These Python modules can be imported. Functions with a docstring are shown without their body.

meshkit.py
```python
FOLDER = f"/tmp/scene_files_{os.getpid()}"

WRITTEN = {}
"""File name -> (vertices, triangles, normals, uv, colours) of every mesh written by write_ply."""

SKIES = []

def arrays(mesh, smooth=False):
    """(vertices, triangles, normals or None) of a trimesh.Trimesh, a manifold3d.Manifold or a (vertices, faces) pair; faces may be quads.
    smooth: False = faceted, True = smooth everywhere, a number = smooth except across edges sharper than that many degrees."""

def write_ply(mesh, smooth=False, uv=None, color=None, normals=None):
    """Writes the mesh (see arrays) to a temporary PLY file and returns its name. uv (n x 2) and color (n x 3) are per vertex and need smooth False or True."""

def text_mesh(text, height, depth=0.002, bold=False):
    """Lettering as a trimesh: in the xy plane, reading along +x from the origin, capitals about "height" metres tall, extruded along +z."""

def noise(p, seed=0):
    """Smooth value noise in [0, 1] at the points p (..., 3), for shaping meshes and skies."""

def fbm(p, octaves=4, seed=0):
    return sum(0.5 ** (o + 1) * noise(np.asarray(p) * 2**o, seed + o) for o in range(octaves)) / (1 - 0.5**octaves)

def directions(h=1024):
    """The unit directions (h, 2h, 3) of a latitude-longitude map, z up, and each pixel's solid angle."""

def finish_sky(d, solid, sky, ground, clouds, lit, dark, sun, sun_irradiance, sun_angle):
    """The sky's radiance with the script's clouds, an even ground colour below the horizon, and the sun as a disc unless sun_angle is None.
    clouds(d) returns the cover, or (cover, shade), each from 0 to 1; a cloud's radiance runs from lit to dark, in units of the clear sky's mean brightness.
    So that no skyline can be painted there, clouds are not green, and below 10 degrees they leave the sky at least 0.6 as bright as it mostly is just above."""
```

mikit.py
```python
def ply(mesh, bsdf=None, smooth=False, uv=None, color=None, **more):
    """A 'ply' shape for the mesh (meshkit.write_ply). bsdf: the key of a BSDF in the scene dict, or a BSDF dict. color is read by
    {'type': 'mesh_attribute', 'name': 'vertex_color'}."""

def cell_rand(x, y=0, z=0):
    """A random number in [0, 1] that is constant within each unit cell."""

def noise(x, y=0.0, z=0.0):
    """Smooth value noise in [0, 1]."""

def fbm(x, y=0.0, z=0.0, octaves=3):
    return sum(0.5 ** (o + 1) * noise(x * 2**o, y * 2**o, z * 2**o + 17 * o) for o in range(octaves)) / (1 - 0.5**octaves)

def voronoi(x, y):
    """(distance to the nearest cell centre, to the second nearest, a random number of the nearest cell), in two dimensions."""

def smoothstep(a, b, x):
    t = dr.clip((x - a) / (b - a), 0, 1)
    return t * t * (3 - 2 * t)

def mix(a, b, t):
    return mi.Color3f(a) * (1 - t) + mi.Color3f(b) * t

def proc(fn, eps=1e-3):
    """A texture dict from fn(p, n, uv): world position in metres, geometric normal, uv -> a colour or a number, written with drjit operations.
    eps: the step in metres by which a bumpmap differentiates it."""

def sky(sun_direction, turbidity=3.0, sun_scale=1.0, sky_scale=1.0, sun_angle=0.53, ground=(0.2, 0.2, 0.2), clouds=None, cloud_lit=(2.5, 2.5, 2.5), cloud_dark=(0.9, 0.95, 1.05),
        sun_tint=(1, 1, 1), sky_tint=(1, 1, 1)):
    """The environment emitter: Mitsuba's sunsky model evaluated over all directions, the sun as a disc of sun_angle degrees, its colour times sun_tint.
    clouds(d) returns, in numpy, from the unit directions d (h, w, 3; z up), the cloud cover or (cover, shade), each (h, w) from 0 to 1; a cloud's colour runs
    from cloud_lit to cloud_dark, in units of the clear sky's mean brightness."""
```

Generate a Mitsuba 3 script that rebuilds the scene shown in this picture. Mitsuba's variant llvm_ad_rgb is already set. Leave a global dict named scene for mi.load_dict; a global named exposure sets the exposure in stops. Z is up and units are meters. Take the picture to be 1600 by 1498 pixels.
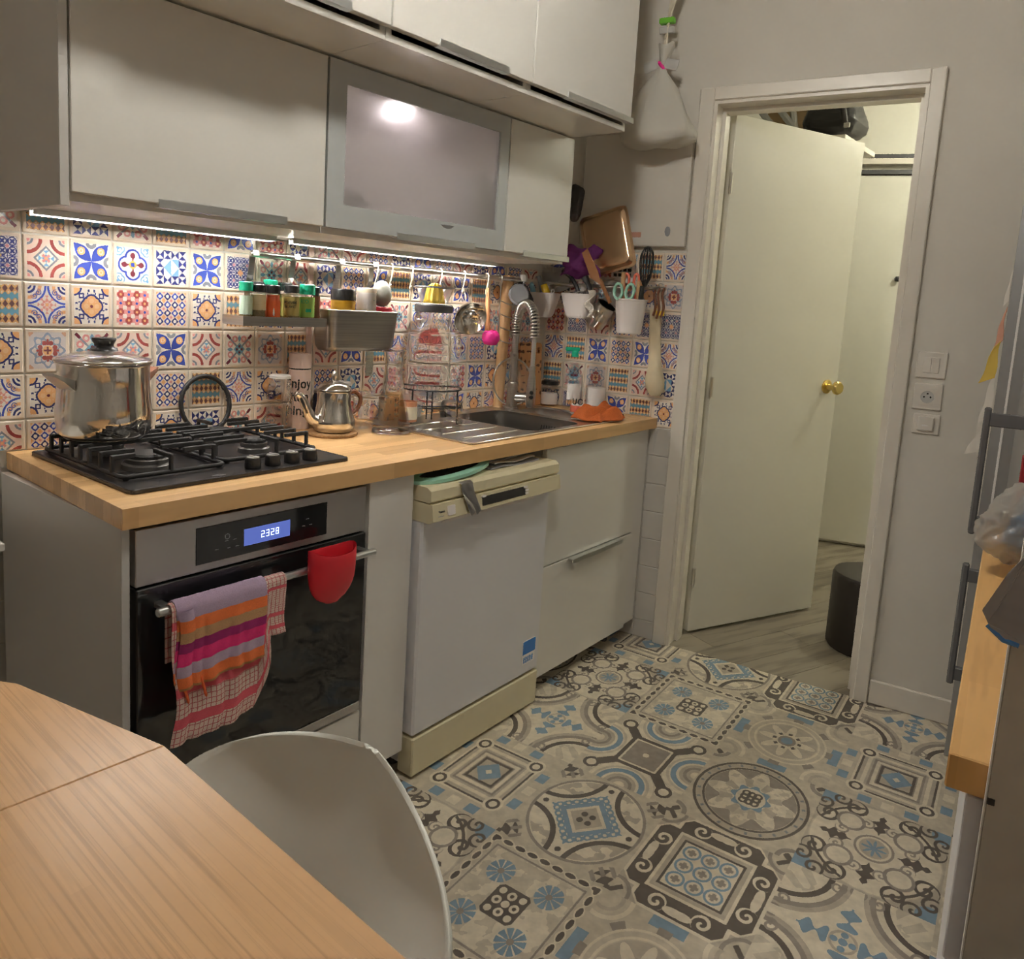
import math, random
import numpy as np
import trimesh
from trimesh.creation import extrude_polygon
from shapely.geometry import Polygon, Point, box as sbox
from shapely import affinity
import manifold3d as m3
import drjit as dr
import mitsuba as mi
import mikit, meshkit
from mikit import proc, noise, fbm, cell_rand, smoothstep, mix

T = mi.ScalarTransform4f
rng = random.Random(7)
scene, labels = {}, {}
exposure = 1.55

# ------------------------------------------------------------------ camera
CAM = np.array([-0.6032, -2.0452, 1.3329])
yaw, pitch, roll = np.radians([49.1459, -7.5272, 3.3906])
fwd = np.array([math.sin(yaw) * math.cos(pitch), math.cos(yaw) * math.cos(pitch), math.sin(pitch)])
rgt = np.cross(fwd, [0, 0, 1]); rgt /= np.linalg.norm(rgt)
up0 = np.cross(rgt, fwd)
up = -math.sin(roll) * rgt + math.cos(roll) * up0
scene['camera'] = {'type': 'perspective', 'fov': math.degrees(2 * math.atan(800 / 1210.1)), 'fov_axis': 'x', 'near_clip': 0.02, 'far_clip': 50,
                   'principal_point_offset_x': 24.27 / 1600, 'principal_point_offset_y': 115.07 / 1498,
                   'to_world': T().look_at(origin=CAM.tolist(), target=(CAM + fwd).tolist(), up=up.tolist())}

# ------------------------------------------------------------------ lights (lamps of the rooms)
KITCHEN_LAMP, KITCHEN_RGB = (0.40, -1.25, 2.44), (43.0, 41.2, 37.6)
HALL_LAMP, HALL_RGB = (3.62, -1.62, 2.46), (43.0, 41.6, 33.0)
LED_RGB = (31.0, 29.6, 27.2)

# ------------------------------------------------------------------ helpers
def lamp_bsdf(): return {'type': 'diffuse', 'reflectance': {'type': 'rgb', 'value': [0.8, 0.8, 0.8]}}

def numbered(name, pool):
    if name not in pool: return name
    k = 1
    while f'{name}_{k:03d}' in pool: k += 1
    return f'{name}_{k:03d}'
roots = set()

def thing(name, label, cat, group=None):
    key = numbered(name, roots); roots.add(key)
    labels[key] = {'label': label, 'category': cat}
    if group: labels[key]['group'] = group
    return key

def put(key, mesh, mat, smooth=False, uv=None, **more):
    scene[key] = mikit.ply(mesh, mat, smooth, uv, **more)
    return key

def part(parent, name, mesh, mat, smooth=False, label=None, uv=None, **more):
    key = numbered(f'{parent}__{name}', scene)
    put(key, mesh, mat, smooth, uv, **more)
    if label: labels[key] = {'label': label}
    return key

def one(name, label, cat, mesh, mat, smooth=False, group=None, uv=None):
    return put(thing(name, label, cat, group), mesh, mat, smooth, uv)

def struct(name, mesh, mat, smooth=False, label=None, uv=None):
    roots.add(name); put(name, mesh, mat, smooth, uv)
    labels[name] = {'kind': 'structure'}
    if label: labels[name]['label'] = label
    return name

def cat(*ms): return trimesh.util.concatenate([m for m in ms if m is not None])

def box(x0, x1, y0, y1, z0, z1, b=0.0):
    lo, hi = np.array([min(x0, x1), min(y0, y1), min(z0, z1)]), np.array([max(x0, x1), max(y0, y1), max(z0, z1)])
    if b <= 0:
        m = trimesh.creation.box(hi - lo); m.apply_translation((lo + hi) / 2); return m
    b = min(b, *(0.45 * (hi - lo)))
    pts = []
    for s in np.ndindex(2, 2, 2):
        c = np.where(s, hi, lo); d = np.where(s, -1, 1) * b
        for k in range(3):
            q = c + d; q[k] = c[k]; pts.append(q)
    m = m3.Manifold.hull_points(np.array(pts)).to_mesh()
    return trimesh.Trimesh(m.vert_properties[:, :3], m.tri_verts, process=False)

def xf(m, M):
    m = m.copy(); m.apply_transform(M); return m
def mv(m, x=0, y=0, z=0): return xf(m, trimesh.transformations.translation_matrix([x, y, z]))
def rot(m, deg, axis, at=(0, 0, 0)): return xf(m, trimesh.transformations.rotation_matrix(math.radians(deg), axis, at))

def frame(o, X, Y, Z=(0, 0, 1)):
    M = np.eye(4); M[:3, 0], M[:3, 1], M[:3, 2], M[:3, 3] = X, Y, Z, o; return M

def lathe(prof, n=32, at=(0, 0, 0), axis=None, solid=False):
    """Revolve (r, z) points; profile runs from the bottom outside up, normals outward."""
    prof = np.array(prof, float); k = len(prof)
    a = np.arange(n) * 2 * np.pi / n
    v = np.stack([np.outer(np.cos(a), prof[:, 0]), np.outer(np.sin(a), prof[:, 0]), np.tile(prof[:, 1], (n, 1))], -1).reshape(-1, 3)
    f = []
    for i in range(n):
        j = (i + 1) % n
        for q in range(k - 1):
            A, B, C, D = i * k + q, j * k + q, j * k + q + 1, i * k + q + 1
            if prof[q, 0] > 1e-9: f.append((A, B, C))
            if prof[q + 1, 0] > 1e-9: f.append((A, C, D))
    m = trimesh.Trimesh(v, f, process=False); m.merge_vertices()
    if axis is not None:
        m.apply_transform(trimesh.geometry.align_vectors([0, 0, 1], np.array(axis, float) / np.linalg.norm(axis)))
    m.apply_translation(at); return m

def cyl(r, p0, p1, n=20, b=0.0):
    p0, p1 = np.array(p0, float), np.array(p1, float); h = np.linalg.norm(p1 - p0); b = min(b, h * .4, r * .5)
    prof = [(0, 0), (r - b, 0), (r, b), (r, h - b), (r - b, h), (0, h)] if b > 0 else [(0, 0), (r, 0), (r, h), (0, h)]
    return lathe(prof, n, p0, p1 - p0)

def tube(pts, r, n=8, closed=False):
    pts = np.array(pts, float); k = len(pts)
    rr = np.full(k, r) if np.isscalar(r) else np.array(r, float)
    d = np.roll(pts, -1, 0) - np.roll(pts, 1, 0) if closed else np.gradient(pts, axis=0)
    d /= np.linalg.norm(d, axis=1, keepdims=True) + 1e-12
    u = np.cross(d[0], [0, 0, 1]) if abs(d[0][2]) < .9 else np.cross(d[0], [1, 0, 0])
    rings = []
    for i in range(k):
        u = u - d[i] * np.dot(u, d[i]); u /= np.linalg.norm(u) + 1e-12
        w = np.cross(d[i], u); a = np.arange(n) * 2 * np.pi / n
        rings.append(pts[i] + rr[i] * (np.outer(np.cos(a), u) + np.outer(np.sin(a), w)))
    v = np.vstack(rings); f = []
    for i in range(k if closed else k - 1):
        for q in range(n):
            A, B = i * n + q, i * n + (q + 1) % n; C, D = ((i + 1) % k) * n + (q + 1) % n, ((i + 1) % k) * n + q
            f += [(A, B, C), (A, C, D)]
    if not closed:
        v = np.vstack([v, pts[0], pts[-1]]); e = len(v)
        for q in range(n):
            f += [(e - 2, (q + 1) % n, q), (e - 1, (k - 1) * n + q, (k - 1) * n + (q + 1) % n)]
    return trimesh.Trimesh(v, f, process=False)

def curve(pts, n=24):
    """Catmull-Rom through pts."""
    p = np.array(pts, float); p = np.vstack([2 * p[0] - p[1], p, 2 * p[-1] - p[-2]]); out = []
    for i in range(1, len(p) - 2):
        for t in np.linspace(0, 1, n, endpoint=False):
            a, b, c, d = p[i - 1:i + 3]
            out.append(.5 * (2 * b + (c - a) * t + (2 * a - 5 * b + 4 * c - d) * t * t + (3 * b - a - 3 * c + d) * t ** 3))
    return np.array(out + [p[-2]])

def sheet(P, th):
    """Closed thick sheet from a grid of points (n, m, 3); uv per vertex returned too."""
    P = np.asarray(P, float); n, m = P.shape[:2]
    N = np.cross(np.gradient(P, axis=0), np.gradient(P, axis=1)); N /= np.linalg.norm(N, axis=2, keepdims=True) + 1e-12
    v = np.vstack([(P + N * th / 2).reshape(-1, 3), (P - N * th / 2).reshape(-1, 3)])
    g = np.stack(np.meshgrid(np.linspace(0, 1, n), np.linspace(0, 1, m), indexing='ij'), -1).reshape(-1, 2)
    I = np.arange(n * m).reshape(n, m); f = []
    a, b, c, d = I[:-1, :-1].ravel(), I[1:, :-1].ravel(), I[1:, 1:].ravel(), I[:-1, 1:].ravel()
    F = np.vstack([np.c_[a, b, c], np.c_[a, c, d]]); o = n * m
    rim = np.concatenate([I[:, 0], I[-1, 1:], I[-2::-1, -1], I[0, -2:0:-1]]); r2 = np.roll(rim, -1)
    F = np.vstack([F, F[:, ::-1] + o, np.c_[rim, rim + o, r2 + o], np.c_[rim, r2 + o, r2]])
    return trimesh.Trimesh(v, F, process=False), np.vstack([g, g])

def extr(poly, h, z=0.0):
    gs = getattr(poly, 'geoms', [poly])
    m = cat(*[extrude_polygon(g, h, engine='earcut') for g in gs]); m.apply_translation([0, 0, z]); return m

def hull(pts):
    m = m3.Manifold.hull_points(np.array(pts, float)).to_mesh()
    return trimesh.Trimesh(m.vert_properties[:, :3], m.tri_verts, process=False)

def blob(pts, radii, smooth=2, n=10):
    m = hull(np.vstack([np.array(p) + np.array(trimesh.creation.icosphere(1).vertices) * r for p, r in zip(pts, radii)]))
    return m

def rrect(x0, x1, y0, y1, r): return sbox(x0 + r, y0 + r, x1 - r, y1 - r).buffer(r, quad_segs=6)

# local frames: base units (front line of the worktop) and the door wall
OB = np.array([0, -.631, 0.0]); UB = np.array([2.138, .102, 0.0]); UB /= np.linalg.norm(UB); VB = np.array([-UB[1], UB[0], 0])
MB = frame(OB, UB, VB)
def B(m): return xf(m, MB)
aw = math.radians(10.1098); WO = np.array([2.0435, 0, 0.0]); WU = np.array([math.sin(aw), -math.cos(aw), 0]); WN = np.array([math.cos(aw), math.sin(aw), 0])
MW = frame(WO, WU, -WN)          # local x along the wall towards the door, local y out into the kitchen
def W(m): return xf(m, MW)
def wp(s, off, z): return WO + WU * s - WN * off + np.array([0, 0, z])

# ------------------------------------------------------------------ materials
def rgb(c): return {'type': 'rgb', 'value': list(c)}
def prin(key, c, rough=.5, metal=0.0, spec=.5, coat=0.0, coat_gloss=.9, **k):
    scene[key] = {'type': 'twosided', 'bsdf': {'type': 'principled', 'base_color': rgb(c) if not isinstance(c, dict) else c, 'roughness': rough, 'metallic': metal, 'specular': spec, 'clearcoat': coat, 'clearcoat_gloss': coat_gloss, **k}}
    return key
def sRGB(r, g, b): return tuple(((v / 255 + .055) / 1.055) ** 2.4 for v in (r, g, b))

prin('m_wall', proc(lambda p, n, uv: mix((.66, .63, .57), (.60, .57, .515), fbm(p.x * 3, p.y * 3, p.z * 3))), .75, spec=.25)
prin('m_wall_tile', proc(lambda p, n, uv: mix((.60, .58, .54), (.50, .48, .45), fbm(p.x * 9, p.y * 9, p.z * 9))), .3)
prin('m_ceiling', (.74, .72, .68), .8, spec=.2)
prin('m_trim', (.68, .64, .57), .32, spec=.45)
prin('m_leaf', (.68, .665, .59), .45, spec=.4)
prin('m_gloss', (.66, .645, .60), .16, spec=.5, coat=.4)
prin('m_white', (.66, .645, .61), .35)
prin('m_white_cool', (.66, .66, .68), .3)
prin('m_side', (.50, .49, .47), .45)
prin('m_grey_front', (.42, .44, .44), .3)
prin('m_alu', (.66, .68, .68), .33, metal=1.0)
prin('m_steel', (.62, .60, .56), .16, metal=1.0)
prin('m_steel_brush', proc(lambda p, n, uv: mix((.55, .53, .50), (.44, .42, .40), noise(p.x * 8, p.y * 8, p.z * 260))), .3, metal=1.0)
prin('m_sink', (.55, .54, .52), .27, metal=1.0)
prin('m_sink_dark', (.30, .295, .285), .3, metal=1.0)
prin('m_oven_steel', (.50, .48, .47), .36, metal=.9)
prin('m_chrome', (.78, .75, .70), .07, metal=1.0)
prin('m_copper', (.82, .57, .38), .20, metal=1.0)
prin('m_brass', (.72, .55, .20), .2, metal=1.0)
prin('m_foil', (.52, .52, .54), .25, metal=1.0)
prin('m_black_glass', (.006, .007, .008), .04, spec=.6, coat=.5)
prin('m_black', (.012, .012, .013), .35)
prin('m_enamel', (.014, .013, .014), .28, spec=.5)
prin('m_iron', (.016, .016, .017), .55)
prin('m_burner', (.16, .155, .15), .4, metal=.7)
prin('m_dark', (.03, .028, .028), .6)
prin('m_dark_plastic', (.05, .05, .055), .4)
prin('m_cream_plastic', (.62, .56, .38), .35)
prin('m_cream', (.75, .68, .54), .5)
prin('m_white_plastic', (.74, .70, .68), .32)
prin('m_switch', (.70, .66, .60), .3)
prin('m_green', (.01, .42, .24), .35)
prin('m_lime', (.16, .50, .04), .4)
prin('m_orange', (.78, .14, .04), .4)
prin('m_red', (.62, .02, .035), .45)
prin('m_red_dark', (.22, .012, .018), .5)
prin('m_yellow', (.80, .55, .03), .35)
prin('m_mustard', (.58, .31, .02), .4)
prin('m_mint', (.30, .58, .46), .35)
prin('m_pink', (.86, .03, .32), .5)
prin('m_peach', (.86, .42, .20), .45)
prin('m_coral', (.80, .20, .13), .4)
prin('m_thermos', (.66, .50, .44), .35)
prin('m_purple', (.10, .012, .10), .8, sheen=.4)
prin('m_rag', proc(lambda p, n, uv: mix((.50, .115, .022), (.36, .075, .015), noise(p.x * 900, p.y * 900, p.z * 900))), .9, sheen=.4)
prin('m_mitt', proc(lambda p, n, uv: mix((.70, .61, .42), (.58, .50, .35), fbm(p.x * 30, p.y * 30, p.z * 30))), .9, sheen=.3)
prin('m_grey_stone', proc(lambda p, n, uv: mix((.34, .35, .31), (.22, .23, .21), fbm(p.x * 60, p.y * 60, p.z * 60))), .7)
prin('m_grey_plastic', (.26, .27, .29), .4)
prin('m_handle_grey', (.13, .13, .135), .4, metal=.4)
prin('m_fridge', (.30, .30, .30), .35, metal=.5)
prin('m_label', (.72, .62, .40), .5)
prin('m_label_olive', (.40, .35, .12), .5)
prin('m_label_green', (.30, .52, .12), .5)
prin('m_label_mint', (.62, .80, .66), .5)
prin('m_label_white', (.78, .76, .74), .45)
prin('m_blue', (.05, .20, .48), .4)
prin('m_blue_sticker', (.03, .17, .50), .4)
prin('m_navy_cap', (.02, .025, .05), .4)
prin('m_sky', (.25, .52, .66), .4)
prin('m_spice', proc(lambda p, n, uv: mix((.30, .22, .09), (.10, .08, .03), noise(p.x * 500, p.y * 500, p.z * 500))), .9)
prin('m_brown', (.16, .06, .03), .5)
prin('m_skin_sauce', (.58, .26, .14), .6)
prin('m_cardboard', (.42, .30, .17), .8)
prin('m_grey_cloth', proc(lambda p, n, uv: mix((.30, .29, .29), (.20, .19, .20), fbm(p.x * 40, p.y * 40, p.z * 40))), .95)
prin('m_shelf_panel', proc(lambda p, n, uv: mix((.50, .46, .40), (.43, .40, .345), fbm(p.x * 30, p.y * 30, p.z * 30))), .6)
prin('m_chair', (.70, .71, .66), .40, spec=.45)
prin('m_ottoman', (.014, .011, .010), .4)
prin('m_paper', (.66, .62, .56), .7)
prin('m_paper_yellow', (.70, .50, .10), .7)
prin('m_paper_pink', (.55, .28, .20), .7)
prin('m_sponge', (.70, .62, .30), .9)
prin('m_cork', proc(lambda p, n, uv: mix((.38, .22, .10), (.22, .12, .05), noise(p.x * 260, p.y * 260, p.z * 260))), .85)
prin('m_gravel', (.74, .74, .72), .3)

def wood_counter(p, n, uv):
    u = p.x * UB[0] + p.y * UB[1]; v = -p.x * UB[1] + p.y * UB[0]
    row = dr.floor(v / .042); st = dr.floor(u / .33 + cell_rand(row, 3) * 5)
    tone = cell_rand(row, st, 5)
    g = fbm(u * 5 + row * 7, v * 120, p.z * 40)
    return mix(mix((.66, .42, .20), (.52, .31, .135), tone), (.42, .24, .10), smoothstep(.45, .8, g) * .35)
prin('m_counter', proc(wood_counter), .32, spec=.4)

def wood_table(p, n, uv):
    s = dr.floor(p.x / .02); g = fbm(p.x * 300, p.y * 4 + s * 3.3, 0, 3)
    g2 = noise(p.x * 90, p.y * 11, 5)
    c = mix((.62, .375, .185), (.585, .345, .165), cell_rand(s, dr.floor(p.y / .35 + cell_rand(s) * 7)))
    return mix(c, (.42, .23, .10), smoothstep(.45, .85, g) * .55 + smoothstep(.72, .9, g2) * .2)
prin('m_table', proc(wood_table), .3, spec=.45)
def wood_bench(p, n, uv):
    u = p.x * .99 + p.y * .13; v = -p.x * .13 + p.y * .99
    row = dr.floor(v / .05); t = cell_rand(row, dr.floor(u / .3 + row * .37))
    return mix(mix((.66, .40, .16), (.55, .31, .11), t), (.42, .22, .08), smoothstep(.5, .8, fbm(u * 9, v * 90)) * .35)
prin('m_bench', proc(wood_bench), .4)
prin('m_wood_light', proc(lambda p, n, uv: mix((.68, .45, .24), (.50, .29, .13), fbm(p.x * 60, p.y * 60, p.z * 9))), .55)
prin('m_wood_board', proc(lambda p, n, uv: mix(mix((.58, .31, .13), (.42, .20, .08), fbm(p.x * 40, p.y * 40, p.z * 6)), (.10, .04, .02), smoothstep(.66, .74, noise(p.x * 90, p.y * 90, p.z * 70)))), .6)
prin('m_wood_spoon', (.30, .13, .05), .5)
def hall_floor(p, n, uv):
    k = cell_rand(uv.x * 37 + 3, 2)
    return mix(mix((.30, .265, .205), (.20, .175, .135), uv.y), (.13, .11, .085), smoothstep(.4, .8, fbm((p.x * .95 - p.y * .31) * 5, (p.y * .95 + p.x * .31) * 45)) * .6)
prin('m_plank', proc(hall_floor), .45)

# glass and clear plastics
scene['m_glass'] = {'type': 'thindielectric', 'int_ior': 1.5}
scene['m_glass_solid'] = {'type': 'dielectric', 'int_ior': 1.5, 'ext_ior': 1.0}
scene['m_glass_thick'] = {'type': 'dielectric', 'int_ior': 1.16, 'ext_ior': 1.0}
scene['m_water_glass'] = {'type': 'dielectric', 'int_ior': 1.33, 'ext_ior': 1.0}
scene['m_film'] = {'type': 'principledthin', 'base_color': rgb((.80, .78, .74)), 'roughness': .22, 'spec_trans': .70, 'diff_trans': .7, 'eta': 1.3}
scene['m_bag'] = {'type': 'principledthin', 'base_color': rgb((.80, .78, .72)), 'roughness': .4, 'spec_trans': 0.05, 'diff_trans': .8, 'eta': 1.3}
scene['m_frost'] = {'type': 'principledthin', 'base_color': rgb((.86, .83, .82)), 'roughness': .48, 'spec_trans': .72, 'diff_trans': .9, 'eta': 1.5}

# ------------------------------------------------------------------ wall tile prints (flat print on real tiles)
CREAM, NAVY, ROYAL, SKY = (.74, .64, .53), (.03, .035, .14), (.05, .075, .36), (.20, .40, .60)
REDB, PINK, PEACH, GREY, MAR, TEAL = (.33, .07, .065), (.68, .30, .29), (.76, .43, .20), (.26, .27, .31), (.14, .03, .045), (.13, .30, .40)
WHITE = (.80, .74, .66)

def painter(base):
    st = [mi.Color3f(*base)]
    def ink(mask, c): st[0] = dr.select(mask, mi.Color3f(*c), st[0])
    return st, ink

def spiral(x, y, cx, cy, r, turns=1.4, flip=1):
    dx, dy = x - cx, y - cy; d = dr.sqrt(dx * dx + dy * dy); f = d / r * turns - flip * dr.atan2(dy, dx) / (2 * np.pi); f = f - dr.floor(f)
    return (abs(f - .5) < .21) & (d < r)

def tile_print(p, n, uv):
    k = dr.floor(uv.x); x = ((uv.x - k) * 2 - 1) * 1.14; y = (uv.y * 2 - 1) * 1.14
    ax, ay = abs(x), abs(y); a, b = dr.maximum(ax, ay), dr.minimum(ax, ay); r = dr.sqrt(x * x + y * y)
    s, t = (ax + ay) * .7071, abs(ax - ay) * .7071
    D = lambda cx, cy: dr.sqrt(dr.square(ax - cx) + dr.square(ay - cy))
    M = lambda cx, cy: dr.sqrt(dr.square(a - cx) + dr.square(b - cy))
    gx, gy = (x + 1) * 2, (y + 1) * 2; ix, iy = dr.floor(gx), dr.floor(gy); lx, ly = (gx - ix) * 2 - 1, (gy - iy) * 2 - 1
    alx, aly = abs(lx), abs(ly); lr = dr.sqrt(lx * lx + ly * ly); ld = alx + aly
    par = (ix + iy) - 2 * dr.floor((ix + iy) / 2) > .5
    out = []
    # 0 navy lace
    st, ink = painter(WHITE); ink(abs(lr - .82) < .12, NAVY); ink((abs(alx - aly) < .26) & (lr < .62), NAVY); ink((alx > .93) | (aly > .93), NAVY)
    ink((a + b < .24), PEACH); ink(M(.5, .5) < .09, PINK); out.append(st[0])
    # 1 red arcs and grey diamond
    st, ink = painter((.76, .60, .52)); d = D(1, 1); ink((d > .62) & (d < .80), REDB); ink((d < .34) & (d > .22), GREY); ink(d < .16, PINK); q = ax + ay
    ink(q < .68, GREY); ink(q < .54, WHITE); ink((b < .07 + .06 * dr.sin(a * 20)) & (a < .42), SKY); ink((s < .26) & (t < .07), PINK); ink(r < .07, PEACH); out.append(st[0])
    # 2 four blue petals
    st, ink = painter(WHITE); ink((a > .66) & (b < .30) & (M(1.02, 0) < .32), GREY); ink((M(1.02, 0) < .12), WHITE)
    ink(t < .35 * dr.sin(dr.clip(s / 1.40, 0, 1) * np.pi), ROYAL); e = dr.sqrt(dr.square(s - .80) + t * t); ink(e < .23, PEACH); ink((e < .17) & ((abs(D(.566, .566) - .1) < .02)), WHITE); out.append(st[0])
    # 3 quatrefoil
    st, ink = painter(WHITE); dq = M(.42, 0) - .44
    ink((dq > .1) & spiral(a, b, .84, .74, .26), SKY); ink((dq > .1) & (M(.96, .98) < .12), SKY); ink((dq < .05), ROYAL); ink(dq < -.06, WHITE); ink(M(.52, 0) < .16, MAR); ink((b < .05) & (a < .7) & (a > .2), MAR); ink(a + b * .6 < .26, (.72, .47, .12)); ink(a < .11, ROYAL); out.append(st[0])
    # 4 pinwheel triangles
    st, ink = painter(WHITE); inner = (ix > .5) & (ix < 2.5) & (iy > .5) & (iy < 2.5); sgn = dr.select((ix - iy) - 2 * dr.floor((ix - iy) / 2) > .5, ly, -ly)
    ink(inner & (lx > sgn), SKY); ink(~inner & dr.select(par, alx > aly, aly > alx), NAVY); ink(inner & (a < .02), WHITE); out.append(st[0])
    # 5 teal star rows
    st, ink = painter((.74, .45, .20)); hx = x * 3; hi = dr.floor(hx + .5); fx = hx - hi; hy = y * 2.5; hj = dr.floor(hy + .5); fy = hy - hj; odd = hj - 2 * dr.floor(hj / 2) > .5
    w = abs(fx) + abs(fy); ink(odd & (w < .62), TEAL); ink(odd & (abs(fx) < .5) & (abs(fy) < .22), TEAL); ink(~odd & (abs(fx) < .42 - abs(fy) * .85), (.14, .06, .06)); ink(~odd & (abs(fx) > .36) & (abs(fy) > .38), WHITE); ink(odd & (abs(fx) > .42) & (abs(fy) > .34), WHITE); out.append(st[0])
    # 6 blue curls, coral snowflake
    st, ink = painter(WHITE); d = D(1, 1); ink((d < .72) & (d > .54), PEACH); ink((d < .42) & (d > .30), NAVY); ink((d < .2) & (d > .1), NAVY); ink(abs(d - .93) < .055, ROYAL); ink(spiral(a, b, .66, .46, .17), ROYAL)
    ink((b < .05 + .04 * dr.cos(a * 26)) & (a < .5), (.72, .33, .28)); ink((t < .05 + .03 * dr.cos(s * 30)) & (s < .46), (.72, .33, .28)); ink(r < .09, PEACH); out.append(st[0])
    # 7 orange flower
    st, ink = painter(WHITE); d = D(1, 1); ink(d < .44, NAVY); ink(d < .34, PEACH); dq = M(.30, 0) - .30; dz = dr.minimum(dq, M(.24, .24) - .20); ink(dz < .09, NAVY); ink(dz < -.01, PEACH); ink(dz < -.16, (.80, .52, .30)); ink(r < .08, MAR)
    e = dr.maximum(abs(ax - .58), abs(ay - .58)); ink(e < .15, NAVY); ink(e < .075, WHITE); ink((abs(a - .86) < .07) & (abs(b - .16) < .05), NAVY); ink((abs(a - .70) < .05) & (abs(b - .22) < .035), NAVY); out.append(st[0])
    # 8 pink dots
    st, ink = painter(PINK); ink(par & (lr < .86), REDB); ink((alx > .52) & (aly > .52) & (abs(alx - aly) < .42), WHITE); ink(lr < .30, PEACH); ink(~par & (lr < .30), ROYAL); out.append(st[0])
    # 9 diamond lattice
    st, ink = painter((.76, .62, .52)); ink(ld < .98, NAVY); ink(par & (ld < .98), ROYAL); ink(lr < .42, WHITE); dl = (1 - alx) + (1 - aly); ink(dl < .62, PEACH); gp = dr.floor(gx + .5) + dr.floor(gy + .5); gp = gp - 2 * dr.floor(gp / 2) > .5; ink(gp & (dl < .7), (.76, .62, .52)); ink(gp & (dr.sqrt(dr.square(1 - alx) + dr.square(1 - aly)) < .32), PINK); out.append(st[0])
    # 10 grey mandala
    st, ink = painter((.60, .55, .54)); th = dr.atan2(y, x); ink(r < .92 + .1 * dr.cos(th * 8), (.66, .58, .54)); ink(abs(r - (.80 + .12 * dr.cos(th * 8))) < .07, (.27, .32, .42)); ink(abs(r - (.60 - .12 * dr.cos(th * 8))) < .055, (.27, .32, .42)); ink(M(.40, .17) < .13, REDB); ink((b < .06) & (a < .62) & (a > .3), REDB); ink(r < .27, PEACH); ink((b < .05) & (a < .2), MAR); ink((s > 1.2) & (t < .14), (.58, .34, .24)); out.append(st[0])
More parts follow.
